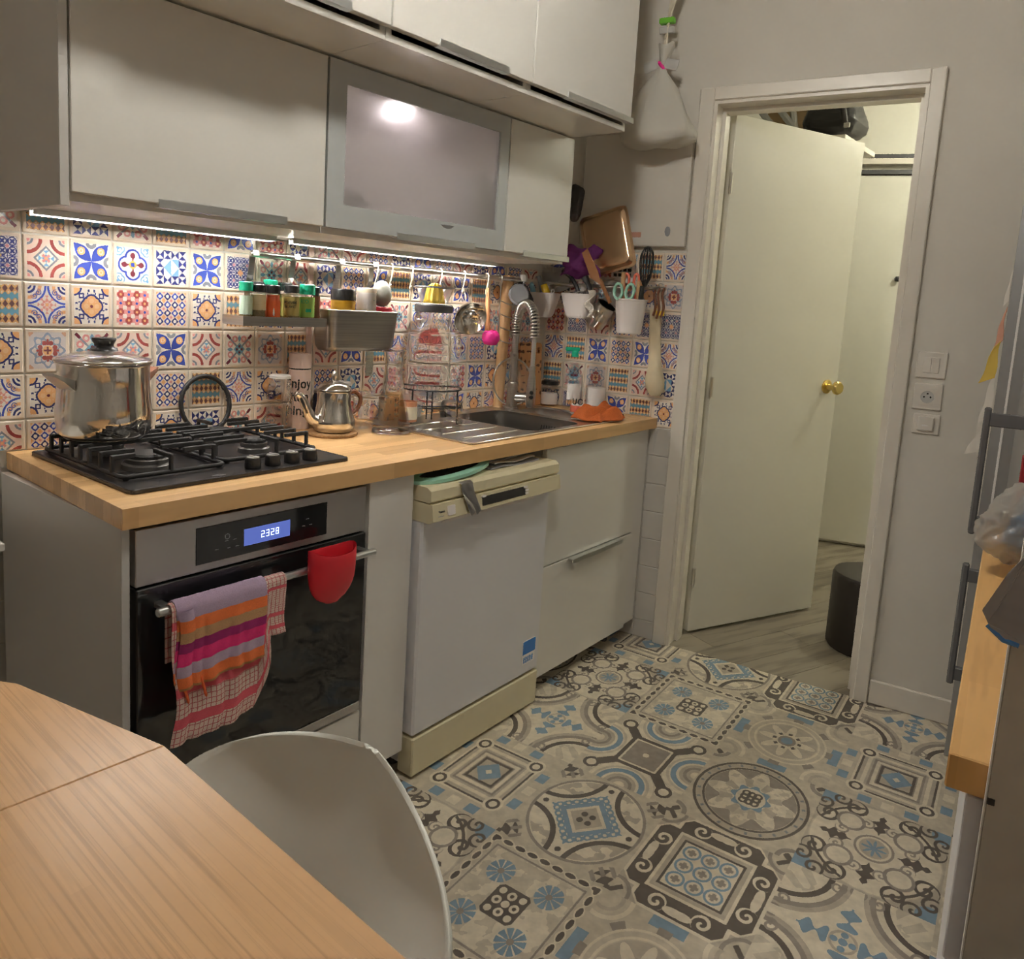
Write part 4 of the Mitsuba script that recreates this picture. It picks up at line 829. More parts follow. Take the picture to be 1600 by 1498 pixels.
k = bottle('spice_jar', 'green capped spice jar with a green BIO label at the right end of the shelf', .758, -.108, zs, .0215, .121, 'm_green', .0225, .030, 'm_glass', lab='m_label_green', fill=(SP, .5), lz=(.28, .92))
part(k, 'label__print', wrap_text('BIO', .010, .758, -.108, zs + .066, .0219, facing(.758, -.108) - .35), 'm_green'); part(k, 'label__stamp', xf(box(-.008, .008, -.0004, .0004, 0, .010), frame((.758 + .0221 * math.cos(facing(.758, -.108) + .2), -.108 + .0221 * math.sin(facing(.758, -.108) + .2), zs + .040), (-math.sin(facing(.758, -.108) + .2), math.cos(facing(.758, -.108) + .2), 0), (math.cos(facing(.758, -.108) + .2), math.sin(facing(.758, -.108) + .2), 0))), 'm_green')
bottle('spice_jar', 'slim dark spice jar with a black cap at the far right of the shelf', .795, -.098, zs, .0130, .116, 'm_black', .0125, .018, 'm_dark', lab='m_brown', lz=(.1, .9))
bottle('spice_jar', 'black capped jar half hidden behind the orange one', .628, -.052, zs, .0195, .120, 'm_black', .0190, .024, 'm_glass', lab='m_label', fill=(SP, .8))
bottle('spice_jar', 'green capped jar in the back row of the spice shelf', .672, -.050, zs, .0200, .128, 'm_green', .0205, .026, 'm_glass', lab='m_label_green', fill=(SP, .7))
bottle('spice_jar', 'jar with an olive label behind the orange jar and the white pepper', .718, -.052, zs, .0200, .122, 'm_black', .0200, .024, 'm_glass', lab='m_label_olive', fill=(SP, .9))
bottle('spice_jar', 'clear topped jar in the back row behind the white pepper', .764, -.050, zs, .0200, .126, 'm_glass', .0200, .012, 'm_glass', fill=(SP, .6))

tb = thing('steel_tray', 'deep steel utensil tray hanging from the wall rail', 'tray')
def taper(x0, x1, y0, y1, z0, z1, ins, t=.0015):
    R = []
    for s_, z in ((0, z1), (ins * .15, z1 - .012), (ins * .8, z0 + .014), (ins + .006, z0)):
        c = rrect(x0 + s_, x1 - s_, y0 + s_, y1 - s_ * .3, .022).exterior; R.append([(*c.interpolate(q, True).coords[0], z) for q in np.linspace(0, 1, 49)])
    R.append([((x0 + x1) / 2, (y0 + y1) / 2, z0)] * 49)
    return sheet(R, t)[0]
part(tb, 'bin', taper(.820, 1.098, -.140, -.035, 1.160, 1.283, .012), 'm_steel_brush', 40)
part(tb, 'rim', tube([(x, y, 1.283) for x, y in list(rrect(.820, 1.098, -.140, -.035, .022).exterior.coords)[:-1]], .0028, 6, True), 'm_steel', True)
for x in (.912, 1.045):
    part(tb, 'hanger', sheet([[(x + dx, y, z) for dx in (-.009, .009)] for y, z in ((-.034, 1.20), (-.034, 1.35), (-.046, 1.38), (-.050, ZR), (-.054, ZR + .0105), (-.066, ZR + .0105), (-.0705, ZR - .004))], .0018)[0], 'm_steel_brush')
part(tb, 'false_floor', box(.845, 1.075, -.120, -.045, 1.236, 1.238), 'm_steel_brush')
k = thing('mustard_jar', 'mustard yellow jar with a black lid in the steel tray', 'jar')
part(k, 'jar', lathe([(0, 0), (.037, 0), (.038, .004), (.038, .072), (.035, .077), (0, .077)], 32, (.905, -.088, 1.2385)), 'm_mustard', 40); part(k, 'lid', lathe([(0, .077), (.0385, .077), (.0385, .106), (.036, .110), (0, .110)], 32, (.905, -.088, 1.2385)), 'm_black', 40)
k = thing('salt_jar', 'white and blue labelled jar with a cream lid in the steel tray', 'jar')
part(k, 'jar', lathe([(0, 0), (.031, 0), (.0315, .004), (.0315, .104), (0, .104)], 32, (.998, -.086, 1.2385)), 'm_label_white', 40); part(k, 'lid', lathe([(0, .104), (.0325, .104), (.0325, .116), (.030, .119), (0, .119)], 32, (.998, -.086, 1.2385)), 'm_cream', 40)
fa_ = facing(.998, -.086); part(k, 'blue_band', wrap_text('—', .05, .998, -.086, 1.30, .0316, fa_ - .3), 'm_blue'); part(k, 'print', sheet([[(.998 + .0320 * math.cos(a), -.086 + .0320 * math.sin(a), z) for z in (1.262, 1.278)] for a in np.linspace(fa_ + .3, fa_ + .62, 4)], .0006)[0], 'm_navy_cap')
one('red_lid', 'round red lid in the steel tray under the grey stone egg', 'lid', lathe([(0, 0), (.034, 0), (.035, .003), (.035, .058), (.032, .061), (0, .061)], 28, (1.058, -.088, 1.2385)), 'm_red', 40)
one('stone_egg', 'grey stone egg on the red lid in the steel tray', 'egg', lathe([(0, 0), (.018, .004), (.030, .020), (.033, .038), (.028, .062), (.016, .080), (0, .086)], 32, (1.058, -.088, 1.2997)), 'm_grey_stone', True)
k = thing('grater', 'narrow grey perforated grater hanging under the steel tray', 'grater')
gp = sbox(0, 0, .030, .095)
for i in range(4):
    for j in range(11): gp = gp.difference(Point(.006 + .006 * i, .008 + .008 * j).buffer(.0016, quad_segs=2))
part(k, 'blade', xf(extr(gp, .0015), frame((1.048, -.034, 1.068), (1, 0, 0), (0, 0, 1), (0, -1, 0))), 'm_steel_brush'); part(k, 'hook', tube(curve([(1.063, -.0355, 1.162), (1.063, -.032, 1.172), (1.063, -.030, 1.20)], 4), .002, 6), 'm_steel', True)
HK = [1.055, 1.118, 1.208, 1.345, 1.465, 1.592]
for i, x in enumerate(HK):
    one('rail_hook', ['first cream S hook on the wall rail, right of the steel tray hanger', 'cream S hook on the rail above the grey stone egg', 'cream S hook on the rail left of the citrus squeezer', 'cream S hook on the rail right of the citrus squeezer', 'cream S hook on the rail carrying the steel bowl', 'cream S hook on the rail carrying the pink brush'][i], 'hook', tube(curve([(x + .006, -.052, ZR - .004), (x + .003, -.056, ZR + .010), (x, -.066, ZR + .0115), (x - .003, -.0735, ZR), (x - .004, -.071, ZR - .03), (x - .008, -.066, ZR - .055), (x - .014, -.074, ZR - .066), (x - .018, -.084, ZR - .056)], 6), .0026, 6), 'm_cream', True, 'cream hooks on the wall rail')
k = thing('hanging_bowl', 'small shiny steel bowl hanging from a rail hook beside the pink brush', 'bowl')
bw = lathe([(0, 0), (.025, .002), (.050, .020), (.062, .045), (.064, .048), (.062, .049), (.048, .024), (.024, .006), (0, .004)], 40)
bw = rot(bw, 112, (1, 0, 0)); bw = rot(bw, -22, (0, 0, 1)); part(k, 'bowl', mv(bw, 1.505, -.045, 1.288), 'm_chrome', 40); part(k, 'loop', tube(curve([(1.482, -.060, 1.335), (1.468, -.070, 1.36), (1.457, -.076, 1.370), (1.452, -.074, 1.358)], 6), .003, 6), 'm_steel', True)
k = thing('silicone_brush', 'orange handled brush with a bright pink head hanging from the rail', 'brush')
part(k, 'handle', tube([(1.582, -.078, 1.388), (1.585, -.078, 1.33), (1.590, -.080, 1.25), (1.594, -.082, 1.225)], [.006, .009, .010, .014], 10), 'm_peach', True); part(k, 'head', lathe([(0, .0), (.026, .004), (.034, .022), (.033, .04), (.022, .054), (0, .056)], 24, (1.602, -.088, 1.176), (-.12, -.15, 1)), 'm_pink', True)
k = thing('rolling_pin', 'pale wooden rolling pin standing upright behind the tap', 'rolling pin')
part(k, 'pin', lathe([(0, 0), (.018, 0), (.020, .004), (.022, .25), (.024, .52), (.020, .525), (0, .525)], 24, (1.735, -.030, .9195), (.035, 0, 1)), 'm_wood_light', 40)
k = thing('wire_rack', 'thin steel wire coil rack hanging by the rolling pin', 'rack')
for j, z in enumerate((1.335, 1.285, 1.235, 1.185)): part(k, 'wire', tube(curve([(1.667, -.068, z + .01), (1.70, -.070, z), (1.745, -.066, z - .006), (1.778, -.060, z - .004)], 6), .0022, 5), 'm_steel', True)
part(k, 'post', tube([(1.667, -.068, 1.40), (1.667, -.068, 1.17)], .003, 6), 'm_steel'); part(k, 'hook', tube(curve([(1.667, -.068, 1.40), (1.667, -.0735, 1.432), (1.667, -.062, 1.4415), (1.667, -.050, 1.432)], 5), .003, 6), 'm_steel', True)
k = thing('ladle', 'grey plastic ladle with a round disc hanging behind the tap', 'ladle')
part(k, 'disc', lathe([(0, 0), (.040, 0), (.042, .003), (.036, .008), (0, .006)], 32, (1.760, -.082, 1.372), (-.55, -.8, .15)), 'm_grey_plastic', 40); part(k, 'handle', tube(curve([(1.775, -.078, 1.392), (1.79, -.076, 1.41), (1.80, -.075, 1.43), (1.80, -.06, 1.4415), (1.80, -.048, 1.43)], 5), .004, 6), 'm_grey_plastic', True)
k = thing('scrub_brush', 'black dish brush with a white tip hanging at the right end of the rail', 'brush')
part(k, 'handle', tube(curve([(1.795, -.050, 1.43), (1.815, -.060, 1.40), (1.85, -.075, 1.34), (1.88, -.075, 1.27)], 6), [.012] * 6 + [.015] * 6 + [.011] * 7, 10), 'm_black', True); part(k, 'tip', lathe([(0, 0), (.016, 0), (.018, .012), (.012, .026), (0, .028)], 16, (1.802, -.066, 1.425)), 'm_label_white', 40)

# ------------------------------------------------------------------ standing on the worktop
def rlid(k, x, y, z, r, h, mat): part(k, 'lid', lathe([(0, 0), (r, 0), (r, h - .003), (r - .003, h), (0, h)], 28, (x, y, z)), mat, 40)
k = thing('storage_jar', 'empty clear jar with a white lid left of the pink thermos', 'jar')
part(k, 'glass', lathe([(0, 0), (.034, 0), (.038, .006), (.038, .11), (.034, .135), (.029, .150), (.029, .158), (0, .158)], 36, (.700, -.066, HT + .0003)), 'm_glass_thick', 45); rlid(k, .700, -.066, HT + .1585, .0315, .010, 'm_label_white')
part(k, 'base_ring', tube([(.700 + .035 * math.cos(a), -.066 + .035 * math.sin(a), HT + .006) for a in np.linspace(0, 6.283, 33)[:-1]], .003, 6, True), 'm_glass_solid', True)
k = thing('thermos', 'pale pink thermos flask with black script lettering', 'flask')
TX, TY = .778, -.052
part(k, 'body', lathe([(0, 0), (.0325, 0), (.0335, .003), (.0335, .182), (0, .182)], 36, (TX, TY, HT + .0003)), 'm_thermos', 40); part(k, 'ring', lathe([(0, .182), (.0325, .182), (.0325, .186), (0, .186)], 36, (TX, TY, HT)), 'm_black', 40); part(k, 'lid', lathe([(0, .186), (.0335, .186), (.0335, .226), (.031, .230), (0, .230)], 36, (TX, TY, HT)), 'm_thermos', 40)
fa_ = facing(TX, TY)
for wd, z in (('Enjoy', .128), ('little', .088), ('things', .046)):
    tm = wrap_text(wd, .024, TX, TY, HT + z, .0338, fa_ - .05, True); part(k, 'body__lettering', tm, 'm_black')
one('cork_coaster', 'round cork coaster under the steel teapot', 'coaster', lathe([(0, 0), (.073, 0), (.075, .002), (.075, .007), (.073, .009), (0, .009)], 40, (.800, -.192, HT + .0003)), 'm_cork', 40)
k = thing('teapot', 'shiny steel teapot on the cork coaster', 'teapot'); tz = HT + .0098; tx_, ty_ = .803, -.192
part(k, 'body', lathe([(0, 0), (.050, 0), (.056, .004), (.062, .022), (.062, .036), (.054, .060), (.050, .085), (.050, .118), (.052, .121), (.048, .123), (0, .123)], 48, (tx_, ty_, tz)), 'm_chrome', 50)
part(k, 'lid', lathe([(0, .1235), (.051, .1235), (.051, .127), (.040, .140), (.018, .148), (.008, .150), (.006, .156), (.010, .164), (.009, .172), (.004, .179), (0, .180)], 40, (tx_, ty_, tz)), 'm_chrome', 50)
dv = np.array([-.86, .10, 0]); dv /= np.linalg.norm(dv); c0 = np.array([tx_, ty_, tz])
part(k, 'spout', tube(curve([c0 + dv * .050 + [0, 0, .030], c0 + dv * .075 + [0, 0, .045], c0 + dv * .090 + [0, 0, .075], c0 + dv * .108 + [0, 0, .108], c0 + dv * .126 + [0, 0, .116]], 6), np.linspace(.019, .0075, 25), 14), 'm_chrome', True)
part(k, 'handle', tube(curve([c0 - dv * .048 + [0, 0, .112], c0 - dv * .070 + [0, 0, .116], c0 - dv * .090 + [0, 0, .100], c0 - dv * .088 + [0, 0, .075], c0 - dv * .070 + [0, 0, .052], c0 - dv * .058 + [0, 0, .042]], 6), .0065, 10), 'm_brown', True)
for kx, (x, y, r, h, mat, lab) in enumerate(((.868, -.055, .034, .105, 'm_navy_cap', 'dark jar with a grey lid behind the teapot'), (.940, -.050, .030, .125, 'm_dark', 'taller dark jar with a pale lid right behind the teapot handle'))):
    k = thing('preserve_jar', lab, 'jar'); part(k, 'jar', lathe([(0, 0), (r, 0), (r, h - .014), (r * .9, h), (0, h)], 28, (x, y, HT + .0003)), mat, 40); rlid(k, x, y, HT + h + .0005, r * .97, .012, ('m_alu', 'm_label_white')[kx])
k = thing('drinking_glass', 'empty drinking glass between the teapot and the carafe', 'glass'); part(k, 'glass', lathe([(0, 0), (.030, 0), (.034, .12), (0, .12)], 32, (.958, -.140, HT + .0003)), 'm_glass_thick', 45); part(k, 'rim', tube([(.958 + .034 * math.cos(a), -.14 + .034 * math.sin(a), HT + .121) for a in np.linspace(0, 6.283, 33)[:-1]], .0012, 6, True), 'm_glass_solid', True)
k = thing('carafe', 'clear glass carafe with a wide base and narrow neck', 'carafe')
part(k, 'glass', lathe([(0, 0), (.054, 0), (.058, .004), (.058, .022), (.054, .04), (.040, .11), (.029, .17), (.0265, .19), (.0265, .22), (.032, .252), (0, .252)], 40, (.975, -.255, HT + .0003)), 'm_glass_thick', 50); part(k, 'rim', tube([(.975 + .032 * math.cos(a), -.255 + .032 * math.sin(a), HT + .253) for a in np.linspace(0, 6.283, 33)[:-1]], .0014, 6, True), 'm_glass_solid', True)
part(k, 'base_ring', tube([(.975 + .056 * math.cos(a), -.255 + .056 * math.sin(a), HT + .007) for a in np.linspace(0, 6.283, 41)[:-1]], .004, 6, True), 'm_glass_solid', True)
k = thing('sauce_jar', 'small jar with remains of brown sauce beside the dispenser stand', 'jar')
part(k, 'glass', lathe([(0, 0), (.028, 0), (.030, .004), (.030, .085), (.027, .095), (.027, .105), (0, .105)], 28, (1.088, -.205, HT + .0003)), 'm_glass', 45); part(k, 'remains', lathe([(.027, .02), (.0293, .02), (.0293, .085), (.027, .085)], 28, (1.088, -.205, HT)), 'm_skin_sauce', 40); part(k, 'label', lathe([(.0302, .028), (.0306, .028), (.0306, .07), (.0302, .07)], 28, (1.088, -.205, HT)), 'm_cream', 40)
one('wood_block', 'small orange brown wooden block behind the sauce jar', 'block', box(1.085, 1.13, -.095, -.06, HT + .0003, HT + .085, .003), 'm_wood_board')
k = thing('sponge_holder', 'white speckled pot by the sink behind the glass mug', 'pot'); part(k, 'pot', lathe([(0, 0), (.028, 0), (.032, .06), (.030, .06), (.026, .004), (0, .004)], 24, (1.255, -.05, HT + .0003)), 'm_label_white', 40)

ds_ = thing('drink_dispenser', 'large clear glass drink dispenser on a black wire stand', 'dispenser'); DX, DYY, DZ = 1.222, -.165, .985
part(ds_, 'glass', lathe([(0, 0), (.075, 0), (.090, .010), (.098, .03), (.1, .06), (.1, .20), (.096, .235), (.080, .262), (.064, .275), (.060, .285), (.060, .305), (0, .305)], 64, (DX, DYY, DZ)), 'm_water_glass', 50, 'clear glass filled with water')
part(ds_, 'lid', lathe([(0, .306), (.062, .306), (.064, .310), (.064, .328), (.060, .332), (0, .332)], 40, (DX, DYY, DZ)), 'm_dark_plastic', 40, 'dark metal lid')
part(ds_, 'embossing', cat(*[tube([(DX + .1025 * math.cos(a), DYY + .1025 * math.sin(a), DZ + z) for a in np.linspace(facing(DX, DYY) + a0, facing(DX, DYY) + a1, 14)], .0016, 5) for z, a0, a1 in ((.205, -.5, .5), (.17, -.5, .5), (.085, -.6, .6), (.19, -.4, -.15), (.19, .15, .4))]), 'm_glass_solid', True)
jc = thing('citrus_juicer', 'clear citrus squeezer with a yellow cone on the dispenser lid', 'juicer')
part(jc, 'bowl', lathe([(0, 0), (.046, 0), (.060, .045), (.068, .052), (.066, .054), (.057, .046), (.044, .003), (0, .003)], 36, (DX, DYY, DZ + .3325)), 'm_glass', 45)
part(jc, 'rim', tube([(DX + .066 * math.cos(a), DYY + .066 * math.sin(a), DZ + .388) for a in np.linspace(0, 2 * np.pi, 41)[:-1]], .003, 6, True), 'm_grey_plastic', True)
cv = lathe([(0, 0), (.034, 0), (.032, .012), (.026, .045), (.018, .060), (.008, .067), (0, .068)], 40); an_ = np.arctan2(cv.vertices[:, 1], cv.vertices[:, 0]); cv.vertices[:, :2] *= (1 + .09 * np.cos(an_ * 10))[:, None]
part(jc, 'cone', mv(cv, DX, DYY, DZ + .3357), 'm_yellow', True, 'ribbed yellow cone'); part(jc, 'handle', sheet([[(DX + .066 + q * .05, DYY - .02 - q * .02 + w, DZ + .388 + .004 * q) for w in (-.012, .012)] for q in (0, .5, 1)], .003)[0], 'm_film')
sn = thing('dispenser_stand', 'black wire stand holding the drink dispenser', 'stand')
for z, r in ((1.040, .106), (.983, .104), (.983, .060)):
    part(sn, 'ring', tube([(DX + r * math.cos(a), DYY + r * math.sin(a), z - .003) for a in np.linspace(0, 2 * np.pi, 49)[:-1]], .0028, 6, True), 'm_black', True)
for j in range(4):
    a = facing(DX, DYY) - .55 + j * np.pi / 2; c_, s_ = math.cos(a), math.sin(a); q_ = lambda r, z: (DX + r * c_, DYY + r * s_, z)
    part(sn, 'leg', tube(curve([q_(.1075, 1.040), q_(.1075, .98), q_(.109, .935), q_(.112, HT + .0075)], 5), .0028, 6), 'm_black', True)
    part(sn, 'spoke', tube([q_(.058, .980), q_(.105, .980)], .0024, 6), 'm_black')
for sgn in (-1, 1):
    a = facing(DX, DYY) + .08 * sgn; part(sn, 'loop', tube([(DX + .1075 * math.cos(a), DYY + .1075 * math.sin(a), z) for z in (1.038, 1.0, .945)], .0024, 6), 'm_black')
k = thing('glass_mug', 'clear glass mug upside down on the sink drainboard', 'mug'); mx, my = 1.166, -.325
part(k, 'glass', lathe([(.034, 0), (.036, .002), (.036, .075), (.031, .088), (0, .090)], 36, (mx, my, HT + .0085)), 'm_glass_thick', 45)
part(k, 'handle', tube(curve([(mx + .035, my - .01, HT + .025), (mx + .058, my - .016, HT + .032), (mx + .06, my - .017, HT + .058), (mx + .034, my - .01, HT + .068)], 6), .005, 8), 'm_glass_solid', True)
k = thing('cutting_board', 'knotty brown cutting board leaning in the corner of the tiled walls', 'board')
cb = extr(rrect(0, .125, 0, .26, .012).difference(Point(.105, .225).buffer(.010)), .016); part(k, 'board', xf(cb, frame((1.862, -.040, .9195), (.97, -.12, 0), (.0, .055, .998), (.12, .97, 0)) @ trimesh.transformations.scale_matrix(1)), 'm_wood_board')
k = thing('pan_lid', 'round steel and glass pan lid leaning on the tiles behind the tap', 'lid')
part(k, 'glass', lathe([(0, 0), (.092, 0), (.094, .003), (.06, .012), (0, .018)], 44, (1.772, -.068, 1.025), (-.25, -.93, .12)), 'm_glass', 45); part(k, 'rim', xf(tube([(.094 * math.cos(a), .094 * math.sin(a), .002) for a in np.linspace(0, 2 * np.pi, 49)[:-1]], .004, 6, True), trimesh.transformations.translation_matrix([1.772, -.068, 1.025]) @ trimesh.geometry.align_vectors([0, 0, 1], np.array([-.25, -.93, .12]) / np.linalg.norm([-.25, -.93, .12]))), 'm_steel', True)
# by the sink's right end
k = thing('soap_bottle', 'clear soap bottle with a pink label lettered C at the sink edge', 'bottle'); qx, qy = 1.862, -.335
part(k, 'bottle', lathe([(0, 0), (.030, 0), (.032, .004), (.032, .075), (.026, .095), (.013, .108), (.012, .118), (0, .118)], 28, (qx, qy, HT + .0045)), 'm_glass', 45); part(k, 'liquid', lathe([(0, .003), (.029, .003), (.0305, .006), (.0305, .04), (0, .04)], 28, (qx, qy, HT + .0045)), 'm_label_white', 45)
part(k, 'label', lathe([(.0322, .012), (.0326, .012), (.0326, .038), (.0322, .038)], 28, (qx, qy, HT + .0045)), 'm_coral', 45); part(k, 'lettering', wrap_text('UC', .022, qx, qy, HT + .048, .0325, facing(qx, qy) - .2), 'm_black'); part(k, 'cap', lathe([(0, .118), (.013, .118), (.013, .132), (.008, .136), (0, .136)], 20, (qx, qy, HT + .0045)), 'm_glass', 40)
k = thing('spray_bottle', 'clear spray bottle with a green nozzle behind the soap', 'spray bottle'); qx, qy = 1.955, -.235
part(k, 'bottle', lathe([(0, 0), (.036, 0), (.038, .004), (.038, .12), (.034, .15), (.018, .185), (.013, .20), (.013, .22), (0, .22)], 28, (qx, qy, HT + .0003)), 'm_glass_thick', 45)
part(k, 'label', sheet([[(qx + .0386 * math.cos(a), qy + .0386 * math.sin(a), HT + z) for z in (.05, .115)] for a in np.linspace(facing(qx, qy) - .6, facing(qx, qy) + .9, 9)], .0006)[0], 'm_label_white'); part(k, 'nozzle', cat(lathe([(0, 0), (.014, 0), (.014, .02), (.010, .026), (0, .027)], 16, (qx, qy, HT + .2205)), xf(box(-.040, .018, -.008, .008, .022, .038, .003), frame((qx, qy, HT + .2205), (.75, -.66, 0), (.66, .75, 0)))), 'm_green', 30, 'green nozzle')
k = thing('spice_grinder', 'small clear jar with a black lid by the wall behind the soap bottle', 'jar'); qx, qy = 2.0, -.085
part(k, 'glass', lathe([(0, 0), (.036, 0), (.037, .004), (.037, .085), (0, .085)], 28, (qx, qy, HT + .0045)), 'm_glass', 45); part(k, 'contents', lathe([(0, .004), (.034, .004), (.034, .05), (0, .05)], 28, (qx, qy, HT + .0045)), 'm_label_white', 40); rlid(k, qx, qy, HT + .090, .037, .018, 'm_black')
k = thing('detergent_bottle', 'translucent white bottle with a paper label right of the spray bottle', 'bottle'); qx, qy = 2.025, -.30
part(k, 'bottle', lathe([(0, 0), (.036, 0), (.038, .004), (.038, .12), (.030, .16), (.02, .18), (.02, .20), (0, .20)], 28, (qx, qy, HT + .0003)), 'm_glass', 45); part(k, 'label', lathe([(.0382, .03), (.0387, .03), (.0387, .10), (.0382, .10)], 28, (qx, qy, HT)), 'm_label_white', 45); part(k, 'cap', lathe([(0, .2005), (.021, .2005), (.021, .222), (0, .224)], 20, (qx, qy, HT)), 'm_glass', 40)
# orange rag
RG = []
for i in range(51):
    a = i / 50; row = []
    for j in range(45):
        b = j / 44; u = 1.752 + .20 * a + .012 * math.sin(b * 9); v = .030 + .135 * b + .014 * math.sin(a * 8); e = min(a, 1 - a, b, 1 - b)
        h = .004 + .034 * min(1, e * 5) * (.40 + .75 * abs(math.sin(a * 5.2 + b * 4.5 + 1.2)) ** 1.3) * (.55 + .9 * meshkit.noise(np.array([a * 4, b * 4, 3.0]))) + .010 * abs(math.sin(b * 13 + a * 6 + 2 * math.sin(a * 7))) * min(1, e * 7)
        row.append((u, v, HT + .0055 + h))
    RG.append(row)
m, _ = sheet(RG, .004); one('rag', 'crumpled orange rag at the right front corner of the sink', 'cloth', B(m), 'm_rag', True)
k = thing('phone', 'dark flat phone lying on the worktop right of the orange rag', 'phone'); part(k, 'body', B(box(1.975, 2.045, .10, .20, HT + .0004, HT + .009, .002)), 'm_black_glass')

# ================================================================== on and by the door wall
def WT_(m): return W(m)
def Wx(s, off, z): return tuple(wp(s, off, z))
mc = thing('meter_cupboard', 'shallow white painted cupboard with an oval finger hole above the door wall tiles', 'cupboard')
part(mc, 'front', W(box(.15, .592, .001, .030, 1.588, 2.02, .003)), 'm_wall', label='painted front')
part(mc, 'finger_hole', W(xf(extr(affinity.scale(Point(0, 0).buffer(1, quad_segs=10), .011, .019), .002), frame((.522, .0292, 1.645), (1, 0, 0), (0, 0, 1), (0, 1, 0)))), 'm_grey_plastic')
part(mc, 'tape_strip', W(box(.325, .415, .030, .0308, 1.622, 1.642)), 'm_paper_pink', label='faded pink tape strip')
rl2 = thing('door_wall_rail', 'short steel utensil rail on the tiles beside the doorway', 'rail'); part(rl2, 'bar', W(cyl(.0075, (.02, .055, 1.425), (.545, .055, 1.425), 14, .002)), 'm_steel', 40)
for s in (.06, .51): part(rl2, 'bracket', W(cat(cyl(.006, (s, .055, 1.425), (s, .0045, 1.425), 10), cyl(.0105, (s - .009, .055, 1.425), (s + .009, .055, 1.425), 14))), 'm_steel', 40)
def pot_box(name, label, s, z, wt, wb, dt, db, h, mat, off):
    k = thing(name, label, 'pot'); R = []
    for w, d, zz in ((wb * .8, db * .8, z), (wb, db, z + .010), (wt, dt, z + h), (wt * 1.04, dt * 1.05, z + h + .001), (wt * .92, dt * .9, z + h), (wb * .9, db * .9, z + .012)):
        c = rrect(s - w / 2, s + w / 2, off - d / 2, off + d / 2, min(w, d) * .28).exterior; R.append([(*c.interpolate(q, True).coords[0], zz) for q in np.linspace(0, 1, 41)])
    R.append([(s, off, z + .012)] * 41)
    part(k, 'pot', W(sheet(R, .0012)[0]), mat, 40); part(k, 'hook', W(sheet([[(s + q, y, zz) for q in (-.012, .012)] for y, zz in ((off - dt * .42, z + h - .004), (off - dt * .42 - .008, 1.420), (.055, 1.4345), (.045, 1.428))], .0016)[0]), mat); return k
pot_box('wall_pot', 'white plastic wall pot with a yellow handled tool, left one on the short rail', .035, 1.288, .155, .100, .085, .060, .098, 'm_white_plastic', .108)
pot_box('wall_pot', 'white plastic wall pot with a black ladle, right of the first on the short rail', .205, 1.293, .135, .090, .085, .060, .096, 'm_white_plastic', .112)
# tools standing in the white pots
def stick(name, label, catn, pts, r, mat, n=10): return one(name, label, catn, W(tube(curve(pts, 5), r, n)), mat, True)
k = thing('peeler', 'peeler with a yellow and black handle in the left white pot', 'peeler'); part(k, 'handle', W(tube([(.075, .110, 1.335), (.060, .112, 1.385), (.045, .116, 1.42)], [.010, .016, .014], 10)), 'm_yellow', True); part(k, 'end', W(tube([(.062, .112, 1.380), (.066, .1115, 1.365)], .0175, 10)), 'm_purple', True); part(k, 'ring', W(tube([(.088 + .007 * math.cos(a), .112, 1.395 + .007 * math.sin(a)) for a in np.linspace(0, 6.283, 17)[:-1]], .002, 5, True)), 'm_label_white', True)
stick('spatula', 'pale blue handled spatula in the left white pot', 'spatula', [(.010, .10, 1.31), (-.005, .105, 1.38), (-.020, .11, 1.425)], [.007] * 5 + [.012] * 5 + [.010], 'm_sky')
stick('tongs', 'grey tongs in the left white pot behind the peeler', 'tongs', [(.03, .09, 1.31), (.02, .085, 1.40), (.0, .08, 1.455)], .009, 'm_grey_plastic')
stick('ladle', 'black ladle handle leaning in the right white pot', 'ladle', [(.215, .115, 1.31), (.200, .112, 1.40), (.165, .105, 1.45), (.12, .10, 1.480)], .0085, 'm_black')
stick('spoon', 'second black spoon rising steeply from the right white pot', 'spoon', [(.225, .10, 1.31), (.245, .098, 1.40), (.225, .095, 1.445), (.185, .09, 1.495)], [.008] * 5 + [.010] * 5 + [.014] * 6, 'm_dark_plastic')
k = thing('sieve', 'round wire sieve lying in the right white pot', 'sieve'); part(k, 'ring', W(tube([(.205 + .040 * math.cos(a), .115 + .024 * math.sin(a), 1.3935 + .012 * math.cos(a * 1)) for a in np.linspace(0, 6.283, 33)[:-1]], .0028, 6, True)), 'm_steel', True); part(k, 'mesh', W(lathe([(0, -.012), (.020, -.009), (.036, 0), (.035, .001), (.02, -.008), (0, -.011)], 24).apply_transform(np.diag([1.05, .62, 1, 1])).apply_translation((.205, .115, 1.394))), 'm_dark', 40)
k = thing('rag_strip', 'crumpled strip of cream kitchen paper hanging over the right white pot', 'paper'); part(k, 'paper', W(sheet([[(.262 + .022 * b + .010 * math.sin(t * 9 + b), .150 + .010 * math.sin(t * 14 + b * 3), 1.405 - .105 * t) for b in np.linspace(0, 1, 5)] for t in np.linspace(0, 1, 14)], .0022)[0]), 'm_paper', 30)
